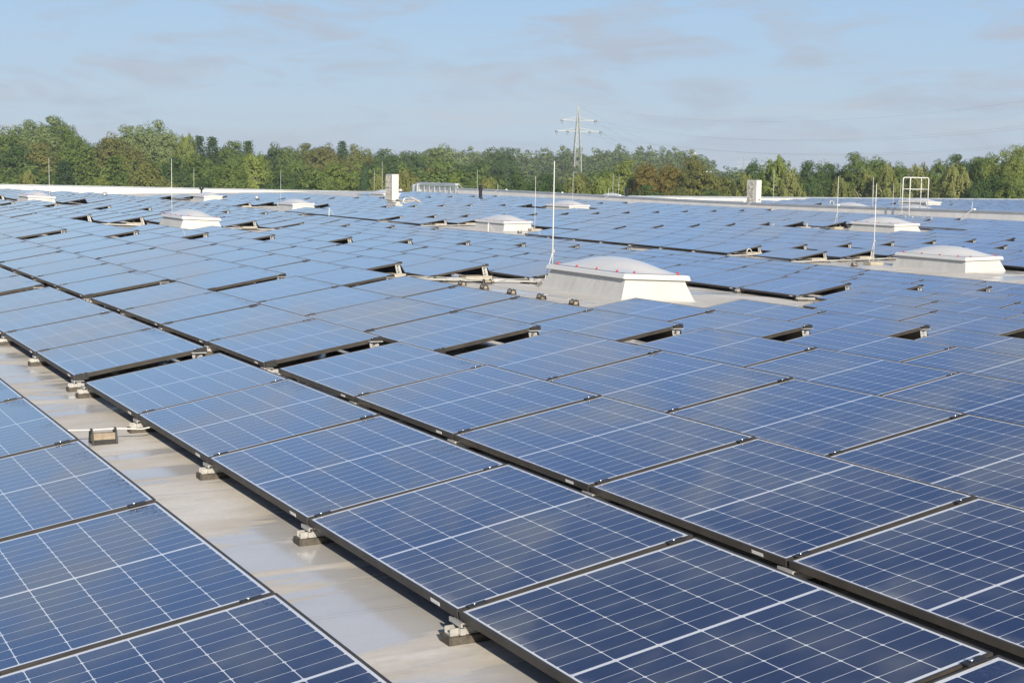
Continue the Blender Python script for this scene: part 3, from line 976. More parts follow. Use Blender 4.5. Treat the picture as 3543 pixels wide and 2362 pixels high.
holder(12.62, 12.0, 0.0, 'wire holder just right of the nearest skylight under the panel edge')
ys = [11.3, 12.15, 12.98, 13.84, 14.89, 15.74, 16.7, 17.7]
for i, y in enumerate(ys): holder(22.05, y, math.pi / 2, '%s wire holder from the right in the long gap, before the right skylight' % ORD[i + 1])
ys2 = [24.0, 26.0, 28.2, 30.4, 32.6, 34.6, 36.4, 38.4, 39.4, 40.4, 41.3, 43.0, 44.1, 46, 48, 50.2, 52.5, 55, 57.5, 60]
for i, y in enumerate(ys2): holder(22.05, y, math.pi / 2, '%s wire holder in the long gap counting leftwards from the cross aisle' % ORD[min(20, i + 1)])
wire([(22.05, y, zroof(22.05) + .080) for y in [9.0] + ys + [20.0] + ys2 + [75]], .006, 'grey wire running along the long gap between the panel fields')
holder(23.3, 18.35, 0, 'wire holder beside the concrete foot of the tripod rod')
holder(23.75, 40.9 - 3.2, 0, 'wire holder near the front corner of the middle skylight')

# ------------------------------------------------------------------ lightning rods
def rod(x, y, zt, label, base='paver', brace=False, zb=None, lean=(0, 0), r=.0085):
    z0 = zroof(x, y) if zb is None else zb
    t = empty('lightning_rod', (x, y, z0), label=label, cat='lightning rod', group='thin white lightning rods on the roof')
    h = zt - z0
    b = MB()
    if base == 'paver': b.box(-.22, .22, -.15, .15, .001, .085)
    else: b.lathe([(.0, 0), (.12, .0), (.12, .05), (.05, .075)], (0, 0, 0), 14)
    b.build('foot', M['paver'], t, bevel=.005)
    q = MB(); q.tube([(0, 0, .05), (lean[0] * .5, lean[1] * .5, h * .5), (lean[0], lean[1], h)], [r * 1.15, r, r * .75], 8)
    q.build('rod', M['white_rod'], t, smooth=True)
    if brace:
        k = MB(); k.tube([(-.22, -.10, .08), (0, 0, .62)], .0055, 6); k.tube([(.05, .12, .08), (0, 0, .62)], .005, 6); k.build('brace', M['white_rod'], t)
        c = MB(); c.box(-.03, .03, -.022, .022, .60, .65); c.build('collar', M['alu'], t)
    return t
rod(10.12, 10.55, 1.905, 'tallest looking white rod, standing behind the left corner of the nearest skylight', brace=True, r=.0105)
rod(10.55, 57.6, 1.93, 'leftmost white rod, in front of the pine')
rod(10.45, 36.55, 1.93, 'second rod from the left, behind the left skylight', r=.009)
rod(24.76, 84.9, 1.576, 'slim rod behind the far small skylight', zb=zroof(24.8))
rod(25.26, 69.2, 1.514, 'slim rod between the far left skylights and the tall air unit', zb=zroof(25))
rod(37.75, 86.0, 1.663, 'slim rod left of the tall air unit, behind its skylight')
rod(32.05, 70.9, 2.153, 'rod standing close to the left side of the tall air unit')
rod(39.78, 74.0, 1.739, 'rod beside the black flue in front of the grey wall')
rod(24.95, 38.75, 1.529, 'rod on a concrete block at the right corner of the middle skylight')
rod(37.91, 58.6, 1.683, 'rod behind the skylight near the grey wall, below the pylon side')
rod(50.33, 75.0, 1.60, 'left rod of the close pair beyond the wall, by the second flue', zb=-.25)
rod(50.78, 75.0, 1.644, 'right rod of the close pair beyond the wall, by the second flue', zb=-.25)
rod(52.19, 60.0, 2.02, 'rod just right of the air unit behind the grey wall', zb=-.25)
rod(36.3, 34.9, 1.707, 'braced rod left of the skylight in front of the hoop railing', brace=True, r=.0105)
rod(52.8, 52.0, 1.70, 'slim rod beyond the wall, halfway between air unit and hoop railing', zb=-.25, lean=(-.05, 0), r=.014)
rod(52.43, 50.0, 1.37, 'rod beyond the wall just left of the hoop railing', zb=-.25)
rod(24.10, 18.55, 1.548, 'braced rod on a concrete block left of the right skylight', brace=True, r=.0105)
rod(57.36, 55.0, 1.575, 'thin rod beyond the wall directly beside the hoop railing', zb=-.25)

def stub(y, zt, label):
    zw = float(np.interp(y, [10, 34.7, 44.8, 53, 62.5, 72.6, 85, 97.6], [.40, .355, .28, .235, .25, .30, .365, .36]))
    q = MB(); q.tube([(46.2, y, zt), (46.2, y, zw + .02), (46.1, y + .05, zw - .08), (45.9, y + .55, -.18)], [.010, .012, .012, .012], 6)
    tag(q.build('bent_rod', M['white_rod'], smooth=True), label, 'lightning rod', 'short bent rods on the grey wall')
stub(83.8, .751, 'short bent rod on the grey wall right of the first black flue')
stub(68.7, .702, 'short bent rod on the grey wall left of the second black flue')
stub(54.0, .30, 'bent rod lying against the grey wall below the air unit')
stub(37.85, .708, 'short bent rod on the grey wall near the right edge')
stub(75.4, .34, 'bent strap against the grey wall behind the far skylight')

# ------------------------------------------------------------------ air units
def air_unit(x, y, z0, z1, ylen, xd, label, sw=False):
    t = empty('air_conditioner', (x, y, z0), label=label, cat='air unit', group='two-fan outdoor air units')
    h = z1 - z0
    b = MB(); b.box(0, xd, -ylen, 0, .10, h); b.build('body', M['ac_white'], t, bevel=.012)
    k = MB(); k.box(.04, xd - .04, -.14, -.08, 0, .1); k.box(.04, xd - .04, -ylen + .08, -ylen + .14, 0, .1); k.build('stand', M['steel'], t)
    for i in range(2):
        zc = h * (.30 if i == 0 else .74); yc = -ylen * .40
        g = MB(); nn = 28; rad = ylen * .33
        g.poly([(-.004, yc + rad * math.cos(a), zc + rad * math.sin(a)) for a in [2 * math.pi * q / nn for q in range(nn)]])
        fg = g.build('fan_opening', M['ac_dark'], t)
        hub = MB()
        m = Matrix.Translation((-.012, yc, zc)) @ Matrix.Rotation(-math.pi / 2, 4, 'Y')
        hub.lathe([(.0, 0), (.10, 0), (.08, .03)], (0, 0, 0), 12); hub.v = [tuple(m @ Vector(v)) for v in hub.v]
        hub.build('fan_hub', M['ac_grey'], fg)
        bl = MB()
        for q in range(3):
            a0 = q * 2.094 + .4
            p = [(-.008, yc + rr_ * math.cos(a0 + da), zc + rr_ * math.sin(a0 + da)) for rr_, da in ((.09, 0), (rad * .93, .15), (rad * .93, .95), (.09, .7))]
            bl.poly(p); bl.poly([(v[0] - .002, v[1], v[2]) for v in reversed(p)])
        bl.build('fan_blades', M['ac_grey'], fg)
        gr = MB()
        n = 15
        for q in range(n):
            yy = yc - rad * 1.02 + q * 2.04 * rad / (n - 1)
            gr.box(-.034, -.028, yy - .005, yy + .005, zc - rad * 1.06, zc + rad * 1.06)
        for zz_ in (-1.06, 0, 1.06): gr.box(-.040, -.0345, yc - rad * 1.08, yc + rad * 1.08, zc + zz_ * rad - .008, zc + zz_ * rad + .008)
        gr.build('fan_grille', M['ac_grey'], t)
    # three red diamonds on the upper right of the front, and the small dark line of lettering below
    lg = MB(); yc, zc, s = -ylen * .86, h * .87, .042
    for dy, dz, a in ((0, s * .95, 0), (-s * .85, -s * .5, 2.094), (s * .85, -s * .5, -2.094)):
        pts = []
        for r0, b0 in ((s * .92, 0), (s * .53, math.pi / 2), (s * .92, math.pi), (s * .53, -math.pi / 2)):
            an = math.pi / 2 + a + b0
            pts.append((-.003, yc + dy - r0 * math.cos(an) * 1, zc + dz + r0 * math.sin(an)))
        lg.poly(pts)
    lg.build('emblem', M['red'], t)
    if sw:
        q = MB(); q.box(xd * .35, xd * .75, -ylen - .03, -ylen - .001, .35, .62); bx = q.build('switch_box', M['ac_grey'], t)
        q = MB(); q.box(xd * .46, xd * .64, -ylen - .05, -ylen - .031, .44, .54); q.build('switch', M['red'], bx)
    # rating plate with ribs on the side
    return t
air_unit(32.28, 70.9, -.24, 1.39, .95, .42, 'tall cream two-fan air unit standing free in the middle of the panels')
air_unit(52.0, 62.35, -.26, 1.39, .95, .36, 'cream two-fan air unit half hidden behind the grey wall', sw=True)

# plinth, rails, ducts by the free air unit
def ac_support():
    t = empty('support_frame', (32.3, 70.3, zroof(32.3)), label='low metal frame carrying the free standing air unit', cat='support frame')
    z = .10
    b = MB(); b.box(-1.9, 1.1, .25, .31, z, z + .05); b.box(-1.9, 1.1, -.55, -.49, z, z + .05); b.build('beam', M['alu'], t)
    for x in (-1.8, -.6, .6):
        for y in (.28, -.52):
            q = MB(); q.box(x - .03, x + .03, y - .03, y + .03, .03, z); q.box(x - .15, x + .15, y - .15, y + .15, 0, .03); q.build('foot', M['concrete'], t)
    p = MB(); p.box(-.36, .36, -.3, .3, 0, .27); o = p.build('duct_curb', M['ac_white'], bevel=.02)
    o.location = (31.62, 67.2, zroof(31.6)); tag(o, 'cream box curb the grey pipe bend rises from, below the air unit', 'roof curb')
    d = MB(); x0, y0, z0 = 31.85, 67.3, zroof(31.8)
    pts = [(x0, y0, z0 + .272), (x0, y0, z0 + .30)] + [(x0 + .20 - .20 * math.cos(a), y0, z0 + .32 + .17 * math.sin(a)) for a in np.linspace(0, math.pi * .8, 9)]
    d.tube(pts, .062, 14, False)
    tag(d.build('pipe_bend', M['duct'], smooth=True), 'grey swan neck pipe beside the tall air unit', 'pipe')
    for k, (pts, lab) in enumerate((([(32.55, 69.9, -.10), (32.75, 69.4, -.14), (33.0, 69.0, -.15), (33.35, 68.8, -.12), (33.5, 68.7, -.10)], 'pale insulated pipe running from the foot of the air unit'),
                                    ([(32.23, 67.3, .10), (32.45, 67.25, .05), (32.75, 67.2, -.10), (32.92, 67.15, -.22)], 'pale insulated pipe sloping down right of the grey swan neck'))):
        q = MB(); q.tube(pts, .06, 12); tag(q.build('insulated_pipe', M['insul'], smooth=True), lab, 'pipe')
    q = MB(); q.lathe([(.0, -.02), (.10, -.02), (.12, .06), (.06, .12)], (33.0, 70.4, .42), 12)
    tag(q.build('pipe_elbow', M['ac_white'], smooth=True), 'small cream elbow on the right side of the tall air unit', 'pipe')
ac_support()

# ------------------------------------------------------------------ flues, vents, bends
def flue(x, y, z0, z1, label):
    t = empty('flue_pipe', (x, y, z0), label=label, cat='flue')
    h = z1 - z0
    q = MB(); q.lathe([(.0, 0), (.105, 0), (.105, h - .30)], (0, 0, 0), 18); q.build('pipe', M['flue'], t, smooth=False)
    q = MB(); q.lathe([(.105, h - .30), (.135, h - .27), (.135, h - .16), (.10, h - .12), (.10, h - .06), (.14, h - .05), (.14, h - .01), (.09, h)], (0, 0, 0), 18); q.build('cap', M['flue'], t)
    q = MB(); q.lathe([(.0, .0), (.17, .0), (.16, .03), (.115, .06)], (0, 0, 0), 18); q.build('collar', M['flue'], t)
flue(40.02, 74.0, -.28, .77, 'black capped flue standing among the panels before the grey wall')
flue(48.31, 70.0, -.24, .75, 'second black flue, rising from behind the grey wall')

def vent(x, y, zt, label, m='duct'):
    z0 = zroof(x, y)
    t = empty('roof_vent', (x, y, z0), label=label, cat='vent')
    h = zt - z0
    q = MB(); q.lathe([(.0, 0), (.07, 0), (.07, h * .6)], (0, 0, 0), 12); q.build('stem', M[m], t)
    q = MB(); q.lathe([(.0, h * .55), (.16, h * .55), (.17, h * .7), (.14, h * .88), (.06, h)], (0, 0, 0), 14); q.build('hood', M[m], t, smooth=True)
vent(17.4, 77.5, .10, 'small grey mushroom vent at the far left among the panels')
vent(26.4, 77.0, -.02, 'small grey mushroom vent left of the second far skylight')
vent(29.0, 98.0, .26, 'dark rounded vent behind the farthest small skylight', 'flue')

def bends():
    d = MB(); x0, y0 = 54.7, 58.0
    pts = [(x0, y0, -.25), (x0, y0, .12)] + [(x0 + .14 - .14 * math.cos(a), y0 - .05, .12 + .16 * math.sin(a)) for a in np.linspace(.2, math.pi, 9)] + [(x0 + .28, y0 - .05, -.02)]
    d.tube(pts, .055, 10); tag(d.build('pipe_bend', M['duct'], smooth=True), 'grey swan neck pipe beyond the grey wall, right of the air unit', 'pipe')
    d = MB(); x0, y0, z0 = 23.1, 21.95, zroof(23.1)
    d.tube([(x0 - .55, y0, z0), (x0 - .55, y0, z0 + .22), (x0 - .49, y0, z0 + .28), (x0 - .42, y0, z0 + .24), (x0 - .33, y0 - .1, z0)], .014, 8)
    tag(d.build('bent_hose', M['alu'], smooth=True), 'pale bent hose standing in the aisle left of the right skylight', 'hose')
    d = MB(); x0, y0, z0 = 22.35, 37.5, zroof(22.3)
    d.tube([(x0, y0, z0), (x0, y0, z0 + .40)], [.026, .014], 8); d.tube([(x0 + .02, y0, z0 + .38), (x0 + .22, y0 - .1, z0 + .05)], .006, 6)
    tag(d.build('aerial_stub', M['white_rod'], smooth=True), 'small white standpipe with a stay before the middle skylight', 'standpipe')
    d = MB(); x0, y0, z0 = 22.4, 54.0, zroof(22.3)
    d.tube([(x0, y0, z0), (x0, y0, z0 + .45)], [.026, .014], 8); d.tube([(x0 + .02, y0, z0 + .43), (x0 + .24, y0 - .1, z0 + .1)], .006, 6)
    tag(d.build('aerial_stub', M['white_rod'], smooth=True), 'small white standpipe with a stay, left of the tall air unit', 'standpipe')
bends()

# ------------------------------------------------------------------ hoop railing and galvanised frame
def railing():
    t = empty('hoop_railing', (45.9, 41.7, -.24), label='white tubular railing of two hoops stepping over the grey wall', cat='railing')
    r = .024
    for y in (41.98, 41.50):
        zt = 1.70 + .24
        q = MB(); a = .10
        pts = [(0, y - 41.7, .02), (0, y - 41.7, zt - a)] + [(a - a * math.cos(k), y - 41.7, zt - a + a * math.sin(k)) for k in np.linspace(.2, math.pi / 2, 5)]
        pts += [(1.1 - a + a * math.sin(k), y - 41.7, zt - a + a * math.cos(k)) for k in np.linspace(0, math.pi / 2 - .1, 5)] + [(1.1, y - 41.7, zt - a), (1.1, y - 41.7, .50)]
        q.tube(pts, r, 10); q.build('hoop', M['white_rod'], t, smooth=True)
        k = MB(); k.tube([(.026, y - 41.7, 1.17 + .24), (1.074, y - 41.7, 1.17 + .24)], r * .75, 8); k.build('mid_bar', M['white_rod'], t, smooth=True)
        k = MB(); k.box(-.07, .07, y - 41.7 - .07, y - 41.7 + .07, .001, .018); k.build('foot_plate', M['steel'], t)
    for z in (.25, .5):
        k = MB(); k.box(-.02, .08, -.19, .27, z - .015, z + .01); k.build('step', M['steel'], t)
railing()

def cable_frame():
    t = empty('cable_tray_frame', (46.3, 94, 0), label='galvanised cable tray on a frame at the far end of the grey wall', cat='cable tray')
    b = MB(); b.box(-.15, .20, -3.3, 3.3, .52, .70); b.build('tray', M['steel'], t)
    b = MB(); b.box(-.18, -.155, -3.5, 3.4, .44, .50); b.build('lower_rail', M['steel'], t)
    for i in range(8):
        y = -3.4 + i * .95
        p = MB(); p.box(-.185, -.125, y - .03, y + .03, -.15, .44); p.build('leg', M['steel'], t)
    for y in (3.55, 4.3):
        p = MB(); p.box(-.28, .05, y - .14, y + .14, -.2, .62 if y < 4 else .52); p.build('riser', M['steel'], t)
    p = MB(); p.bar((-.155, -3.4, .47), (-.155, -4.1, .12), .04); p.bar((.1, -3.4, .66), (.1, -4.1, .3), .04); p.build('strut', M['steel'], t)
cable_frame()

# ------------------------------------------------------------------ trees
def rand_dirs(n):
    v = RNG.normal(size=(n, 3)); return v / np.linalg.norm(v, axis=1)[:, None]

def quads(c, nrm, size, aspect=1.0):
    n = len(c)
    nrm = nrm / (np.linalg.norm(nrm, axis=1)[:, None] + 1e-9)
    ref = RNG.normal(size=(n, 3))
    u = np.cross(nrm, ref); u /= (np.linalg.norm(u, axis=1)[:, None] + 1e-9)
    w = np.cross(nrm, u)
    u = u * size[:, None] * .5; w = w * size[:, None] * .5 * aspect
    j = RNG.uniform(.6, 1.15, size=(4, n, 1))
    v = np.stack([c - u * j[0] - w * .4, c - w * j[1] + u * .3, c + u * j[2] + w * .3, c + w * j[3] - u * .2], 1)
    return v.reshape(-1, 3)

def leaf_mesh(name, verts, material):
    n = len(verts) // 4
    me = bpy.data.meshes.new(name)
    me.vertices.add(len(verts)); me.vertices.foreach_set('co', verts.astype(np.float32).ravel())
    me.loops.add(n * 4); me.loops.foreach_set('vertex_index', np.arange(n * 4, dtype=np.int32))
    me.polygons.add(n); me.polygons.foreach_set('loop_start', np.arange(0, n * 4, 4, dtype=np.int32))
    me.polygons.foreach_set('loop_total', np.full(n, 4, dtype=np.int32))
    me.update(calc_edges=True)
    me.materials.append(material)
    return me

def crown_broad(rx=4.6, z0=2.0, z1=16.0, nclump=150, per=105, leaf=.34, top=.5, lob=.22, fill=2200):
    zc = z0 + (z1 - z0) * .48; rz = (z1 - z0) * .5
    d = rand_dirs(nclump); d[:, 2] = d[:, 2] * .9 + .14
    d /= np.linalg.norm(d, axis=1)[:, None]
    ph = RNG.uniform(0, 6.28, 6)
    az = np.arctan2(d[:, 1], d[:, 0])
    lobe = 1 + lob * .55 * np.sin(3 * az + ph[0] + 2 * d[:, 2]) + lob * .6 * np.sin(4 * d[:, 2] + ph[1] + az)
    rad = RNG.uniform(.72, 1.0, nclump) ** .5 * lobe
    taper = 1 - np.clip(d[:, 2], 0, 1) ** 2 * top * .35
    cr = RNG.uniform(.85, 1.7, nclump) * (rx / 4.6)
    cc = np.stack([d[:, 0] * rx * rad * taper, d[:, 1] * rx * rad * taper, zc + d[:, 2] * (rz - .8) * rad], 1)
    dd = rand_dirs(nclump * per).reshape(nclump, per, 3)
    rr = RNG.uniform(.45, 1.0, (nclump, per, 1)) ** .6 * cr[:, None, None]
    pos = cc[:, None, :] + dd * rr * np.array([1, 1, .70])
    out_dir = (cc - np.array([0, 0, zc * .8]))
    out_dir /= np.linalg.norm(out_dir, axis=1)[:, None]
    nr = dd * 1.0 + out_dir[:, None, :] * .5 + np.array([0, 0, .3]) + RNG.normal(size=dd.shape) * .17
    sz = RNG.uniform(.55, 1.2, nclump * per) * leaf
    v = quads(pos.reshape(-1, 3), nr.reshape(-1, 3), sz)
    p = rand_dirs(fill) * RNG.uniform(.3, .80, (fill, 1)) * np.array([rx, rx, rz]) + np.array([0, 0, zc])
    v3 = quads(p, p - np.array([0, 0, zc]) + RNG.normal(size=(fill, 3)) * 1.5, RNG.uniform(1.4, 2.2, fill) * leaf)
    return np.concatenate([v, v3]), cc

def crown_weep(rx=4.0, z0=1.5, z1=15.5, nstr=620, leaf=.27):
    vs = []; starts = []
    ntip = nstr // 9
    ph = RNG.uniform(0, 6.28, 3)
    for i in range(ntip):
        t = (i + RNG.uniform(0, 1)) / ntip
        az = i * 2.4 + RNG.uniform(-.5, .5); z = z0 + 3.5 + (z1 - z0 - 3.5) * t ** .9
        lobe = 1 + .22 * math.sin(2 * az + ph[0] + 5 * t) + .15 * math.sin(7 * t + ph[1])
        r = rx * lobe * math.sqrt(max(.015, 1 - ((t - .30) / .72) ** 2)) * RNG.uniform(.45, 1.0) ** .6
        bx, by = r * math.cos(az), r * math.sin(az)
        starts.append((bx, by, z))
        spread = RNG.uniform(.35, .75) * (1.1 - .4 * t)
        for k in range(RNG.integers(8, 13)):
            ox, oy = RNG.normal(size=2) * spread
            L = RNG.uniform(.9, 2.9) * (1.15 - .55 * t); n = int(L * 11)
            s_ = np.linspace(0, 1, n)
            p = np.stack([bx + ox * (.4 + .6 * s_) + RNG.normal(size=n) * .10, by + oy * (.4 + .6 * s_) + RNG.normal(size=n) * .10,
                          z + RNG.uniform(-.3, .35) - math.hypot(ox, oy) * .5 - L * s_], 1)
            nr = np.stack([np.full(n, math.cos(az) + ox * .6), np.full(n, math.sin(az) + oy * .6), np.full(n, .45)], 1) + RNG.normal(size=(n, 3)) * .45
            vs.append(quads(p, nr, RNG.uniform(.6, 1.2, n) * leaf, 1.0))
    m = 1500
    t = RNG.uniform(0, 1, m); az = RNG.uniform(0, 6.283, m)
    r = rx * .60 * np.sqrt(np.maximum(.02, 1 - ((t - .35) / .66) ** 2)) * RNG.uniform(.1, 1, m) ** .5
    p = np.stack([r * np.cos(az), r * np.sin(az), z0 + 1 + (z1 - z0 - 2) * t], 1)
    vs.append(quads(p, np.stack([np.cos(az), np.sin(az), np.full(m, .5)], 1) + RNG.normal(size=(m, 3)) * .4, RNG.uniform(1.2, 1.9, m) * leaf))
    return np.concatenate(vs), np.array(starts)

def crown_pine(rx=4.2, z0=2.0, z1=14.5, npad=70, per=90, leaf=.36):
    vs = []; cs = []
    for i in range(npad):
        t = i / npad; z = z0 + (z1 - z0) * t
        r = rx * (1 - t ** 1.6) * RNG.uniform(.35, 1.0) + .3; az = i * 2.4 + RNG.uniform(-.4, .4)
        c = np.array([r * math.cos(az), r * math.sin(az), z]); cs.append(c)
        R = RNG.uniform(.9, 1.5) * (1.15 - .6 * t)
        p = RNG.normal(size=(per, 3)) * np.array([R * .55, R * .55, R * .17]) + c
        vs.append(quads(p, RNG.normal(size=(per, 3)) * .6 + np.array([0, 0, .7]), RNG.uniform(.5, 1.1, per) * leaf))
    return np.concatenate(vs), np.array(cs)

def crown_column(rx=1.5, z0=1, z1=13, n=5200, leaf=.30):
    t = RNG.uniform(0, 1, n); az = RNG.uniform(0, 6.283, n)
    pr_ = np.sin(np.pi * np.clip(t, .08, .985) ** .62) ** .7
    r = rx * pr_ * RNG.uniform(.7, 1.05, n) * (1 + .14 * np.sin(az * 4 + t * 17))
    p = np.stack([r * np.cos(az), r * np.sin(az), z0 + (z1 - z0) * t], 1)
    nr = np.stack([np.cos(az), np.sin(az), np.full(n, .5)], 1) + RNG.normal(size=(n, 3)) * .5
    return quads(p, nr, RNG.uniform(.6, 1.2, n) * leaf), p[::60]

def trunk_mb(cc, h, r0=.28, limbs=9, bare=0):
    q = MB()
    q.tube([(0, 0, -26), (0, 0, 0), (.1, .05, h * .35), (-.05, .1, h * .58), (0, 0, h * .80)], [r0 * 1.3, r0, r0 * .8, r0 * .5, r0 * .12], 7)
    idx = RNG.choice(len(cc), size=min(limbs, len(cc)), replace=False)
    for i in idx:
        e = cc[i] * np.array([.85, .85, .92]); z = max(1.5, min(e[2] * .66, h * .66))
        mid = (e[0] * .5, e[1] * .5, z + (e[2] - z) * .6)
        k = .42 * (1 - z / h * .6)
        q.tube([(0, 0, z - .3), mid, tuple(e)], [r0 * k, r0 * k * .6, r0 * .08], 5, False)
    for i in range(bare):
        az = RNG.uniform(0, 6.28); z = h * RNG.uniform(.35, .68)
        q.tube([(0, 0, z), (math.cos(az) * .9, math.sin(az) * .9, z + 1.3), (math.cos(az) * 2.2, math.sin(az) * 2.2, z + 2.4)], [.10, .065, .02], 5, False)
    return q

PT = {}
def proto_tree(key, gen, bark, h, limbs=9, bare=0, **kw):
    v, cc = gen(**kw)
    PT[key] = (leaf_mesh('crown', v, LM['mid']), trunk_mb(cc, h, limbs=limbs, bare=bare).mesh('trunk', M[bark], True), h, kw.get('rx', 4.6))
proto_tree('a', crown_broad, 'bark', 16)
proto_tree('b', crown_broad, 'bark', 16, lob=.30, nclump=135, top=.9)
proto_tree('c', crown_broad, 'bark', 16, rx=3.8, nclump=120, top=1.1)
proto_tree('d', crown_broad, 'bark', 16, rx=5.4, nclump=170, lob=.26)
proto_tree('e', crown_broad, 'bark', 16, rx=4.4, nclump=125, lob=.34)
proto_tree('w', crown_weep, 'birch', 15.5, limbs=10, bare=5, rx=4.0)
proto_tree('x', crown_weep, 'birch', 15.5, limbs=12, bare=8, rx=3.4, nstr=420)
proto_tree('p', crown_pine, 'bark', 14.5, rx=4.2)
proto_tree('s', crown_pine, 'bark', 15.5, rx=2.5, z1=15.5, npad=80, per=70)
proto_tree('k', crown_column, 'bark', 13, rx=1.5)

ZG = -12.0
def ray(px, py):
    return R_ * ((px - 1771.5) / 5269.04) + U_ * (-(py - 1181) / 5269.04) + F_

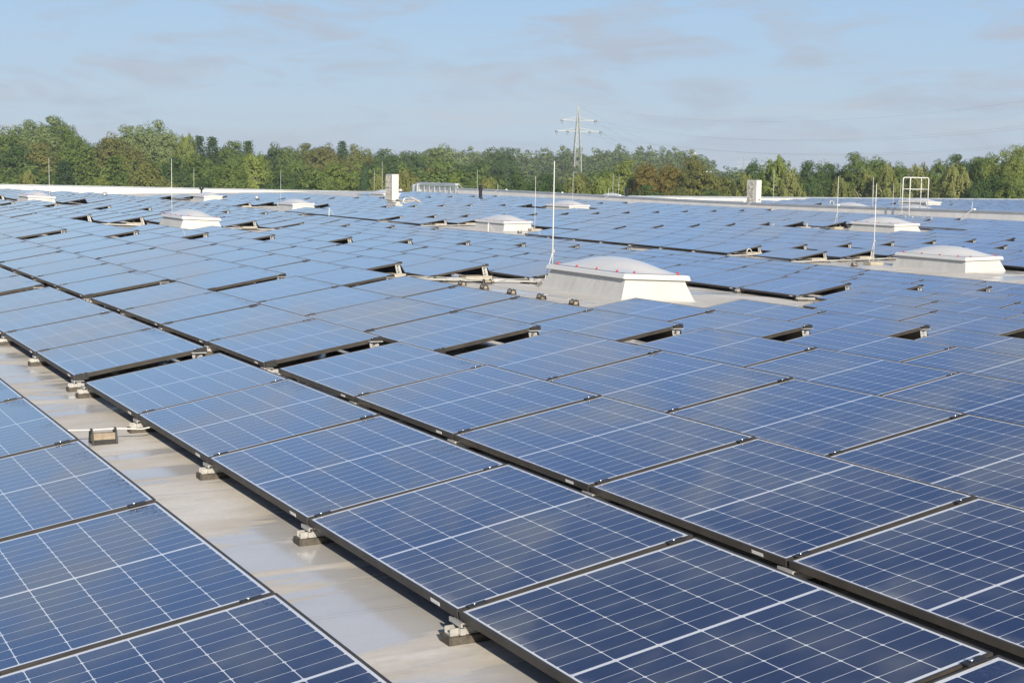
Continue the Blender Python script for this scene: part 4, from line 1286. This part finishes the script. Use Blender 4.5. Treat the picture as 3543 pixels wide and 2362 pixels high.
TREES = [
 # px, top py, forward distance, half width px, proto, leaves, label
 (20, 452, 250, 62, 'c', 'mid', 'tall narrow tree at the left edge of the picture, rear row'),
 (105, 424, 255, 80, 'd', 'silver', 'broad pale tree left of the highest left treetop'),
 (170, 402, 262, 72, 'a', 'silver', 'pale tree whose top is the highest on the left'),
 (235, 428, 258, 58, 'b', 'mid', 'green tree on the right slope of the highest left clump'),
 (262, 468, 245, 40, 'c', 'mid', 'green tree just left of the sky notch'),
 (40, 505, 215, 75, 'b', 'dark', 'dark bushy tree low at the left edge'),
 (130, 492, 222, 72, 'a', 'rust', 'tree with brownish leaves below the highest left treetop'),
 (215, 500, 226, 66, 'e', 'mid', 'mid green tree above the pine, left clump'),
 (95, 588, 168, 44, 'x', 'birch', 'pale birch at far left, beside the leftmost rod'),
 (222, 562, 170, 66, 'p', 'pine', 'dark pine with layered branches behind the leftmost rod'),
 (340, 486, 240, 62, 'b', 'rust', 'brownish tree right of the sky notch'),
 (300, 520, 205, 60, 's', 'mid', 'pointed green tree right above the pine'),
 (392, 470, 236, 50, 'c', 'rust', 'reddish topped tree left of the pale double crown'),
 (447, 434, 252, 58, 'a', 'silver', 'left half of the pale double crown'),
 (528, 423, 254, 66, 'd', 'silver', 'right half of the pale double crown, with the highest top there'),
 (590, 450, 248, 48, 'e', 'silver', 'pale green tree on the right slope of the double crown'),
 (645, 464, 244, 44, 'w', 'bright', 'drooping light green tree right of the double crown'),
 (470, 505, 215, 66, 'e', 'rust', 'brown tinged tree below the pale double crown'),
 (395, 545, 190, 62, 's', 'mid', 'spruce like green tree below the reddish top'),
 (520, 560, 168, 70, 'b', 'olive', 'round grey brown tree beside the second rod'),
 (595, 545, 195, 60, 'a', 'dark', 'dark tree right of the second rod'),
 (360, 610, 160, 42, 'c', 'bright', 'fresh green shrub tree over the parapet, right of the pine'),
 (690, 474, 250, 34, 's', 'pine', 'left one of two dark conifers on the skyline'),
 (735, 478, 252, 38, 's', 'dark', 'right one of two dark conifers on the skyline'),
 (690, 540, 200, 66, 'b', 'mid', 'green tree below the two dark conifers'),
 (800, 488, 262, 52, 'a', 'mid', 'round green tree right of the two dark conifers'),
 (858, 492, 266, 34, 's', 'dark', 'spiky conifer top left of the drooping large tree'),
 (790, 560, 178, 64, 'e', 'mid', 'mid green tree left of the drooping large tree'),
 (880, 528, 190, 72, 'w', 'bright', 'large drooping yellowish tree left of the fourth rod'),
 (700, 615, 160, 52, 'b', 'dark', 'dark low tree right of the third rod, by the parapet'),
 (950, 505, 275, 48, 'c', 'dark', 'dark tree behind the large drooping one'),
 (1010, 512, 272, 52, 'b', 'mid', 'green tree with even top in the skyline left of centre'),
 (1068, 496, 278, 50, 'a', 'rust', 'brownish tree in the skyline left of centre'),
 (1130, 500, 275, 50, 'e', 'rust', 'rusty round tree left of the spiky top'),
 (1185, 492, 280, 30, 's', 'dark', 'dark spiky top in the skyline left of the air unit'),
 (1235, 505, 276, 50, 'd', 'olive', 'olive tree right of the dark spiky top'),
 (980, 590, 172, 80, 'd', 'dark', 'wide dark tree at the parapet, left one, before the air unit'),
 (1095, 585, 174, 78, 'a', 'mid', 'wide green tree at the parapet, between fourth and fifth rods'),
 (1170, 560, 190, 50, 'e', 'bright', 'yellow green tree left of the cypress'),
 (1262, 566, 168, 22, 'k', 'pine', 'dark narrow cypress left of the air unit'),
 (1310, 600, 164, 40, 'x', 'birch', 'thin birch with bare branches beside the air unit'),
 (1345, 524, 270, 66, 'd', 'dark', 'dark oak like tree above the air unit'),
 (1400, 585, 182, 56, 'w', 'olive', 'drooping olive tree just right of the air unit'),
 (1430, 526, 300, 46, 'b', 'dark', 'dark tree right of the oak like one on the skyline'),
 (1485, 515, 310, 52, 'a', 'mid', 'green tree left of the bluish poplars'),
 (1548, 503, 360, 56, 'e', 'silver', 'bluish pale poplar clump in the middle skyline'),
 (1500, 575, 215, 56, 'e', 'rust', 'brownish tree above the galvanised frame'),
 (1575, 602, 150, 30, 'c', 'bright', 'small yellow green tree right behind the galvanised frame'),
 (1640, 560, 230, 62, 'd', 'dark', 'dark spreading tree left of the flue rod'),
 (1742, 514, 330, 46, 'b', 'dark', 'dark round crown on the skyline left of the pylon'),
 (1690, 612, 158, 52, 'x', 'olive', 'thin orange tinged birch left of the dark round tree'),
 (1800, 606, 152, 72, 'd', 'dark', 'very dark round tree right of the black flue'),
 (1895, 600, 175, 40, 'c', 'dark', 'dark tree left of the tallest looking rod'),
 (2000, 606, 158, 90, 'w', 'olive', 'wide drooping olive tree at the foot of the pylon'),
 (2080, 618, 150, 60, 'w', 'bright', 'low drooping tree right of the pylon foot'),
 (2150, 556, 172, 52, 'b', 'bright', 'light green tree right of the pylon'),
 (2105, 585, 185, 40, 'c', 'mid', 'green tree between the pylon and the light green tree'),
 (2242, 562, 168, 46, 'e', 'autumn', 'left one of two orange maples'),
 (2322, 568, 168, 46, 'e', 'autumn', 'right one of two orange maples'),
 (2420, 548, 166, 66, 'b', 'rust', 'rusty tree with a ragged top left of the floodlights'),
 (2250, 640, 152, 60, 'a', 'dark', 'dark low tree below the orange maples'),
 (2500, 612, 170, 56, 'a', 'olive', 'olive tree below the floodlights'),
 (2360, 650, 148, 48, 'd', 'olive', 'low olive bush left of the half hidden air unit'),
 (2455, 655, 148, 48, 'a', 'dark', 'low dark bush left of the half hidden air unit'),
 (2580, 600, 168, 46, 'w', 'birch', 'birch behind the half hidden air unit'),
 (2612, 560, 190, 36, 'c', 'dark', 'dark treetop above the half hidden air unit'),
 (2690, 543, 165, 74, 'w', 'bright', 'large drooping birch right of the half hidden air unit'),
 (2735, 590, 158, 46, 'w', 'birch', 'drooping birch branches right of the rod by the air unit'),
 (2805, 560, 185, 52, 'b', 'dark', 'dark tree between two birch groups'),
 (2868, 566, 190, 50, 'a', 'dark', 'dark green tree left of the highest right centre top'),
 (2905, 612, 156, 56, 'x', 'olive', 'thin olive birch behind the right skylight rod'),
 (2975, 532, 186, 54, 'b', 'mid', 'green tree with the highest top of the right centre group'),
 (3045, 545, 188, 52, 'e', 'mid', 'green tree right of the highest right centre top'),
 (3000, 590, 158, 48, 'x', 'birch', 'birch left of the white trunked one'),
 (3072, 568, 154, 46, 'x', 'birch', 'birch with clearly visible white trunk left of the hoop railing'),
 (3115, 570, 180, 40, 'c', 'mid', 'green tree behind the left hoop of the railing'),
 (3180, 566, 160, 58, 'x', 'birch', 'light birch behind the hoop railing'),
 (3240, 562, 186, 40, 'c', 'mid', 'green tree rising right behind the hoop railing'),
 (3320, 534, 188, 56, 'a', 'dark', 'dark tree left of the big trees at the right edge'),
 (3305, 566, 152, 70, 'w', 'birch', 'wide weeping birch right of the hoop railing'),
 (3385, 548, 176, 46, 'b', 'mid', 'green tree right of the wide weeping birch, rear'),
 (3432, 535, 172, 50, 'e', 'mid', 'green tree left of the highest tree at the right edge'),
 (3492, 508, 156, 56, 'b', 'bright', 'sunlit tree with the highest top at the right edge'),
 (3545, 520, 154, 54, 'd', 'bright', 'sunlit tree cut by the right edge'),
 (3420, 610, 148, 60, 'd', 'dark', 'dark low tree under the big trees at the right edge'),
 (3500, 615, 146, 56, 'a', 'mid', 'green low tree in the bottom right corner of the wood'),
]
for (px, py, D, hw, key, lm, lab) in TREES:
    p = CAM + ray(px, py) * D
    cm, tm, h, rx = PT[key]
    sxy = hw / 5269.04 * D / rx * (1.28 if key not in 'sk' else 1.1)
    sz = min(max(sxy * 1.0, (p.z + 5.0) / h), sxy * 1.7)
    kind = {'p': 'pine_tree', 's': 'conifer_tree', 'k': 'cypress_tree', 'w': 'weeping_tree', 'x': 'birch_tree'}.get(key, 'broadleaf_tree')
    t = empty(kind, (p.x, p.y, ZG), (0, 0, random.uniform(0, 6.28)), lab, 'tree', 'trees of the wood behind the roof')
    for nm, me in (('crown', cm), ('trunk', tm)):
        c = bpy.data.objects.new(nm, me); COL.objects.link(c); c.parent = t
        c.location = (0, 0, p.z - ZG - h * sz * .985)
        c.scale = (sxy, sxy, sz)
        if nm == 'crown':
            c.material_slots[0].link = 'OBJECT'; c.material_slots[0].material = LM[lm]

def woodland(name, label, lst, density, material, fine=False):
    """far wood that reads as one mass"""
    vs = []
    if fine: base = [crown_broad(nclump=95, per=62, leaf=.40, lob=.28, fill=900)[0], crown_broad(rx=3.9, nclump=85, per=60, leaf=.38, top=1.0, fill=800)[0], crown_broad(rx=5.2, nclump=105, per=62, leaf=.42, lob=.32, fill=1000)[0]]
    else: base = [crown_broad(nclump=60, per=34, leaf=.66, lob=.26, fill=260)[0], crown_broad(rx=3.9, nclump=54, per=34, leaf=.62, top=1.0, fill=220)[0], crown_broad(rx=5.2, nclump=66, per=34, leaf=.68, lob=.3, fill=300)[0]]
    for (px, py, D) in lst:
        p = CAM + ray(px, py) * D
        b = base[RNG.integers(0, 3)]
        a = RNG.uniform(0, 6.28); ca, sa = math.cos(a), math.sin(a)
        H = (p.z - ZG) / 16.2; s = RNG.uniform(.85, 1.35) * density
        q = b * np.array([s, s, H])
        q = np.stack([q[:, 0] * ca - q[:, 1] * sa, q[:, 0] * sa + q[:, 1] * ca, q[:, 2]], 1) + np.array([p.x, p.y, ZG])
        vs.append(q)
    v = np.concatenate(vs)
    o = bpy.data.objects.new(name, leaf_mesh(name, v, material)); COL.objects.link(o)
    tag(o, label, 'woodland', None, 'stuff')
sky_x = [900, 1100, 1330, 1450, 1600, 1720, 1760, 1850, 1900, 2000, 2060, 2150, 2250, 2310, 2380, 2430, 2500, 2560, 2650]
sky_y = [530, 520, 530, 525, 512, 520, 518, 520, 516, 518, 520, 512, 515, 510, 522, 545, 572, 590, 598]
lst = []
for x in np.arange(900, 2660, 17.0):
    y = float(np.interp(x, sky_x, sky_y)) + RNG.normal() * 4
    lst.append((x + RNG.normal() * 5, y, RNG.uniform(560, 640)))
for r, (dy, D) in enumerate(((22, 530), (42, 490), (66, 440), (90, 390))):
    for x in np.arange(1300 if r < 3 else 1400, 2640, 20.0 + r * 3):
        y = float(np.interp(x, sky_x, sky_y)) + dy + RNG.normal() * 6
        lst.append((x + RNG.normal() * 7, y, D + RNG.normal() * 12))
woodland('far_woodland', 'hazy wooded hillside behind the pylon', lst, 1.05, LM['far'])
lst = []
for x in np.arange(-60, 1400, 24.0):
    y = float(np.interp(x, [0, 100, 170, 250, 290, 340, 450, 530, 640, 800, 1000, 1300], [500, 470, 450, 480, 510, 510, 480, 470, 500, 520, 540, 560]))
    lst.append((x + RNG.normal() * 6, y + RNG.uniform(0, 22), RNG.uniform(285, 300)))
for x in np.arange(-60, 1700, 27.0):
    lst.append((x + RNG.normal() * 8, RNG.uniform(565, 600), RNG.uniform(205, 212)))
for x in np.arange(1950, 3640, 26.0):
    lst.append((x + RNG.normal() * 8, RNG.uniform(605, 635), RNG.uniform(206, 214)))
for x in np.arange(2600, 3640, 26.0):
    lst.append((x + RNG.normal() * 8, RNG.uniform(575, 600), RNG.uniform(240, 250)))
woodland('understorey_woodland', 'dense undergrowth and lesser trees filling in between the nearer trees', lst, .95, LM['mid'], True)

# ------------------------------------------------------------------ the air
def haze():
    b = MB(); b.box(-2600, 3100, -1600, 3600, -13.5, 40)
    m = bpy.data.materials.new('hazy air'); m.use_nodes = True
    t = m.node_tree; t.nodes.clear()
    o = t.nodes.new('ShaderNodeOutputMaterial'); v = t.nodes.new('ShaderNodeVolumePrincipled')
    v.inputs['Color'].default_value = (.72, .82, .95, 1)
    v.inputs['Density'].default_value = HAZE
    v.inputs['Anisotropy'].default_value = 0.0
    t.links.new(v.outputs[0], o.inputs['Volume'])
    tag(b.build('haze', m), kind='stuff')
HAZE = .00028
haze()

# ------------------------------------------------------------------ pylon, lines, chimney, floodlights
def pylon(px_top, py_top, D, hz, scale, label, detail=True):
    p = CAM + ray(px_top, py_top) * D
    base = Vector((p.x, p.y, ZG)); H = p.z - ZG
    yaw = math.radians(-8)
    t = empty('power_pylon', base, (0, 0, hz), label, 'pylon')
    def half(z):     # half width of the tower at height z
        zz = H - z
        a = 3.15 / 29.0 * scale
        return (.05 + min(zz, 12 * scale) * .068 + max(0, zz - 12 * scale) * .030)
    th = .17 * scale
    b = MB(); zs = [0]
    while zs[-1] < H - 5.5 * scale: zs.append(min(H - 5 * scale, zs[-1] + max(1.5, half(zs[-1]) * 2.3)))
    zs.append(H)
    for sx, sy in ((1, 1), (1, -1), (-1, 1), (-1, -1)):
        for a, c in zip(zs[:-1], zs[1:]):
            b.bar((sx * half(a), sy * half(a), a), (sx * half(c), sy * half(c), c), th, th)
    b.build('corner_legs', M['pylon'], t)
    g = MB()
    for a, c in zip(zs[:-1], zs[1:]):
        for (u0, v0, u1, v1) in ((1, 1, 1, -1), (1, -1, -1, -1), (-1, -1, -1, 1), (-1, 1, 1, 1)):
            g.bar((u0 * half(a), v0 * half(a), a), (u1 * half(c), v1 * half(c), c), th * .30, th * .30)
            g.bar((u1 * half(a), v1 * half(a), a), (u0 * half(c), v0 * half(c), c), th * .30, th * .30)
    g.build('lattice', M['pylon'], t)
    arms = []
    for zf, L in ((H - 4.3 * scale, 5.1 * scale), (H - 7.5 * scale, 6.7 * scale)):
        for s in (-1, 1):
            q = MB(); h = half(zf)
            tip = Vector((s * L, 0, zf))
            for sy in (-1, 1):
                q.bar((s * h, sy * h, zf), tip, th * .8, th * .8)
                q.bar((s * h, sy * h, zf + .95 * scale), tip, th * .5, th * .5)
            for f_ in (.35, .65):
                q.bar((s * (h + (L - h) * f_), -h * (1 - f_), zf), (s * (h + (L - h) * f_), h * (1 - f_), zf), th * .5)
                q.bar((s * (h + (L - h) * f_), 0, zf), (s * (h + (L - h) * (f_ + .12)), 0, zf + .95 * scale * (1 - f_ - .12)), th * .4)
            q.build('cross_arm', M['pylon'], t)
            arms.append(tip)
            if L > 6 * scale: arms.append(Vector((s * 3.4 * scale, 0, zf)))
    if detail:
        for tip in arms:
            q = MB()
            q.tube([tip, tip + Vector((.25, -1.5, -.25))], .11 * scale, 6); q.tube([tip, tip + Vector((.25, 1.5, -.25))], .11 * scale, 6)
            q.tube([tip + Vector((.2, -1.4, -.25)), tip + Vector((.3, 0, -1.1)), tip + Vector((.2, 1.4, -.25))], .035, 5)
            q.build('insulator', M['insulator'], t)
    bpy.context.view_layer.update()
    mwt = Matrix.Translation(base) @ Matrix.Rotation(hz, 4, 'Z')
    return mwt @ Vector((0, 0, H)), [mwt @ a for a in arms]
top, arms = pylon(2001, 366, 450, math.radians(-15), 1.0, 'tall lattice power pylon with two cross arms above the wood')
top2, arms2 = pylon(2574, 541, 1250, math.radians(-15), 1.15, 'small distant power pylon right of the hillside', detail=False)

def cable(a, b, sag, r, label, n=40):
    pts = []
    for i in range(n + 1):
        t = i / n; p = a.lerp(b, t); p = Vector((p.x, p.y, p.z - 4 * sag * t * (1 - t))); pts.append(p)
    q = MB(); q.tube(pts, r, 4, False)
    tag(q.build('power_line', M['wire'], smooth=True), label, 'power line', 'overhead lines of the pylon')
# span towards the next pylon out of frame on the right
def rp_(px, py, D): return CAM + ray(px, py) * D
E_top = rp_(4300, 208, 280)
cable(top, E_top, 7.6, .014, 'topmost overhead wire running right from the tip of the pylon')
near_arm = arms[1] if len(arms) > 1 else arms[0]
UP = [arms[0], arms[3] if len(arms) > 3 else arms[0]]
LOW = [a for a in arms if abs(a.z - min(x.z for x in arms)) < .1]
UPR = [a for a in arms if a not in LOW]
for i, a in enumerate(sorted(UPR, key=lambda v: v.x)):
    cable(a, rp_(4300, 322 + i * 5, 284 - i * 6), 7.2, .015, ('farther' if i else 'nearer') + ' wire of the upper pair running right from the pylon')
for i, a in enumerate(sorted(LOW, key=lambda v: v.x)[1:3]):
    cable(a, rp_(4300, 398 + i * 6, 284 - i * 6), 7.0, .017, ('farther' if i else 'nearer') + ' wire of the lower pair running right from the pylon')
cable(top, top2, 9, .018, 'thin overhead wire from the tall pylon tip to the distant one')
for i, (a, b) in enumerate(zip(sorted(LOW, key=lambda v: v.x)[2:], sorted([q for q in arms2], key=lambda v: v.x)[-2:])):
    cable(a, b, 11, .018, ('outer' if i else 'inner') + ' lower wire slanting down from the tall pylon into the hillside')
for i, (a, b) in enumerate(zip(sorted(UPR, key=lambda v: v.x)[1:], sorted([q for q in arms2], key=lambda v: v.x)[-1:])):
    cable(a, b, 10, .018, 'upper wire slanting down from the tall pylon into the hillside')

def far_bits():
    p = rp_(2398, 526, 900)
    t = empty('factory_chimney', (p.x, p.y, ZG), label='pale chimney top showing above the hillside', cat='chimney')
    h = p.z - ZG
    q = MB(); q.lathe([(.0, 0), (2.2, 0), (1.45, h - 1.6)], (0, 0, 0), 18); q.build('shaft', M['chimney'], t, smooth=True)
    q = MB(); q.lathe([(1.45, h - 1.6), (1.75, h - 1.5), (1.75, h - .5), (1.5, h)], (0, 0, 0), 18); q.build('rim', M['chimney'], t)
    p = rp_(2452, 596, 330)
    t = empty('floodlight_mast', (p.x, p.y, ZG), label='floodlight mast with two lamp heads among the trees', cat='floodlights')
    h = p.z - ZG
    q = MB(); q.tube([(0, 0, 0), (0, 0, h)], [.14, .08], 8); q.tube([(1.1, .2, h - 6), (1.1, .2, h - .3)], .07, 6); q.build('mast', M['steel'], t)
    q = MB(); q.tube([(-.8, 0, h), (1.4, 0, h - .1)], .05, 6); q.build('cross_bar', M['steel'], t)
    for x in (-.6, .5):
        q = MB(); q.box(x - .22, x + .22, -.18, .12, h - .08, h + .24); q.build('lamp_head', M['sticker'], t)
far_bits()
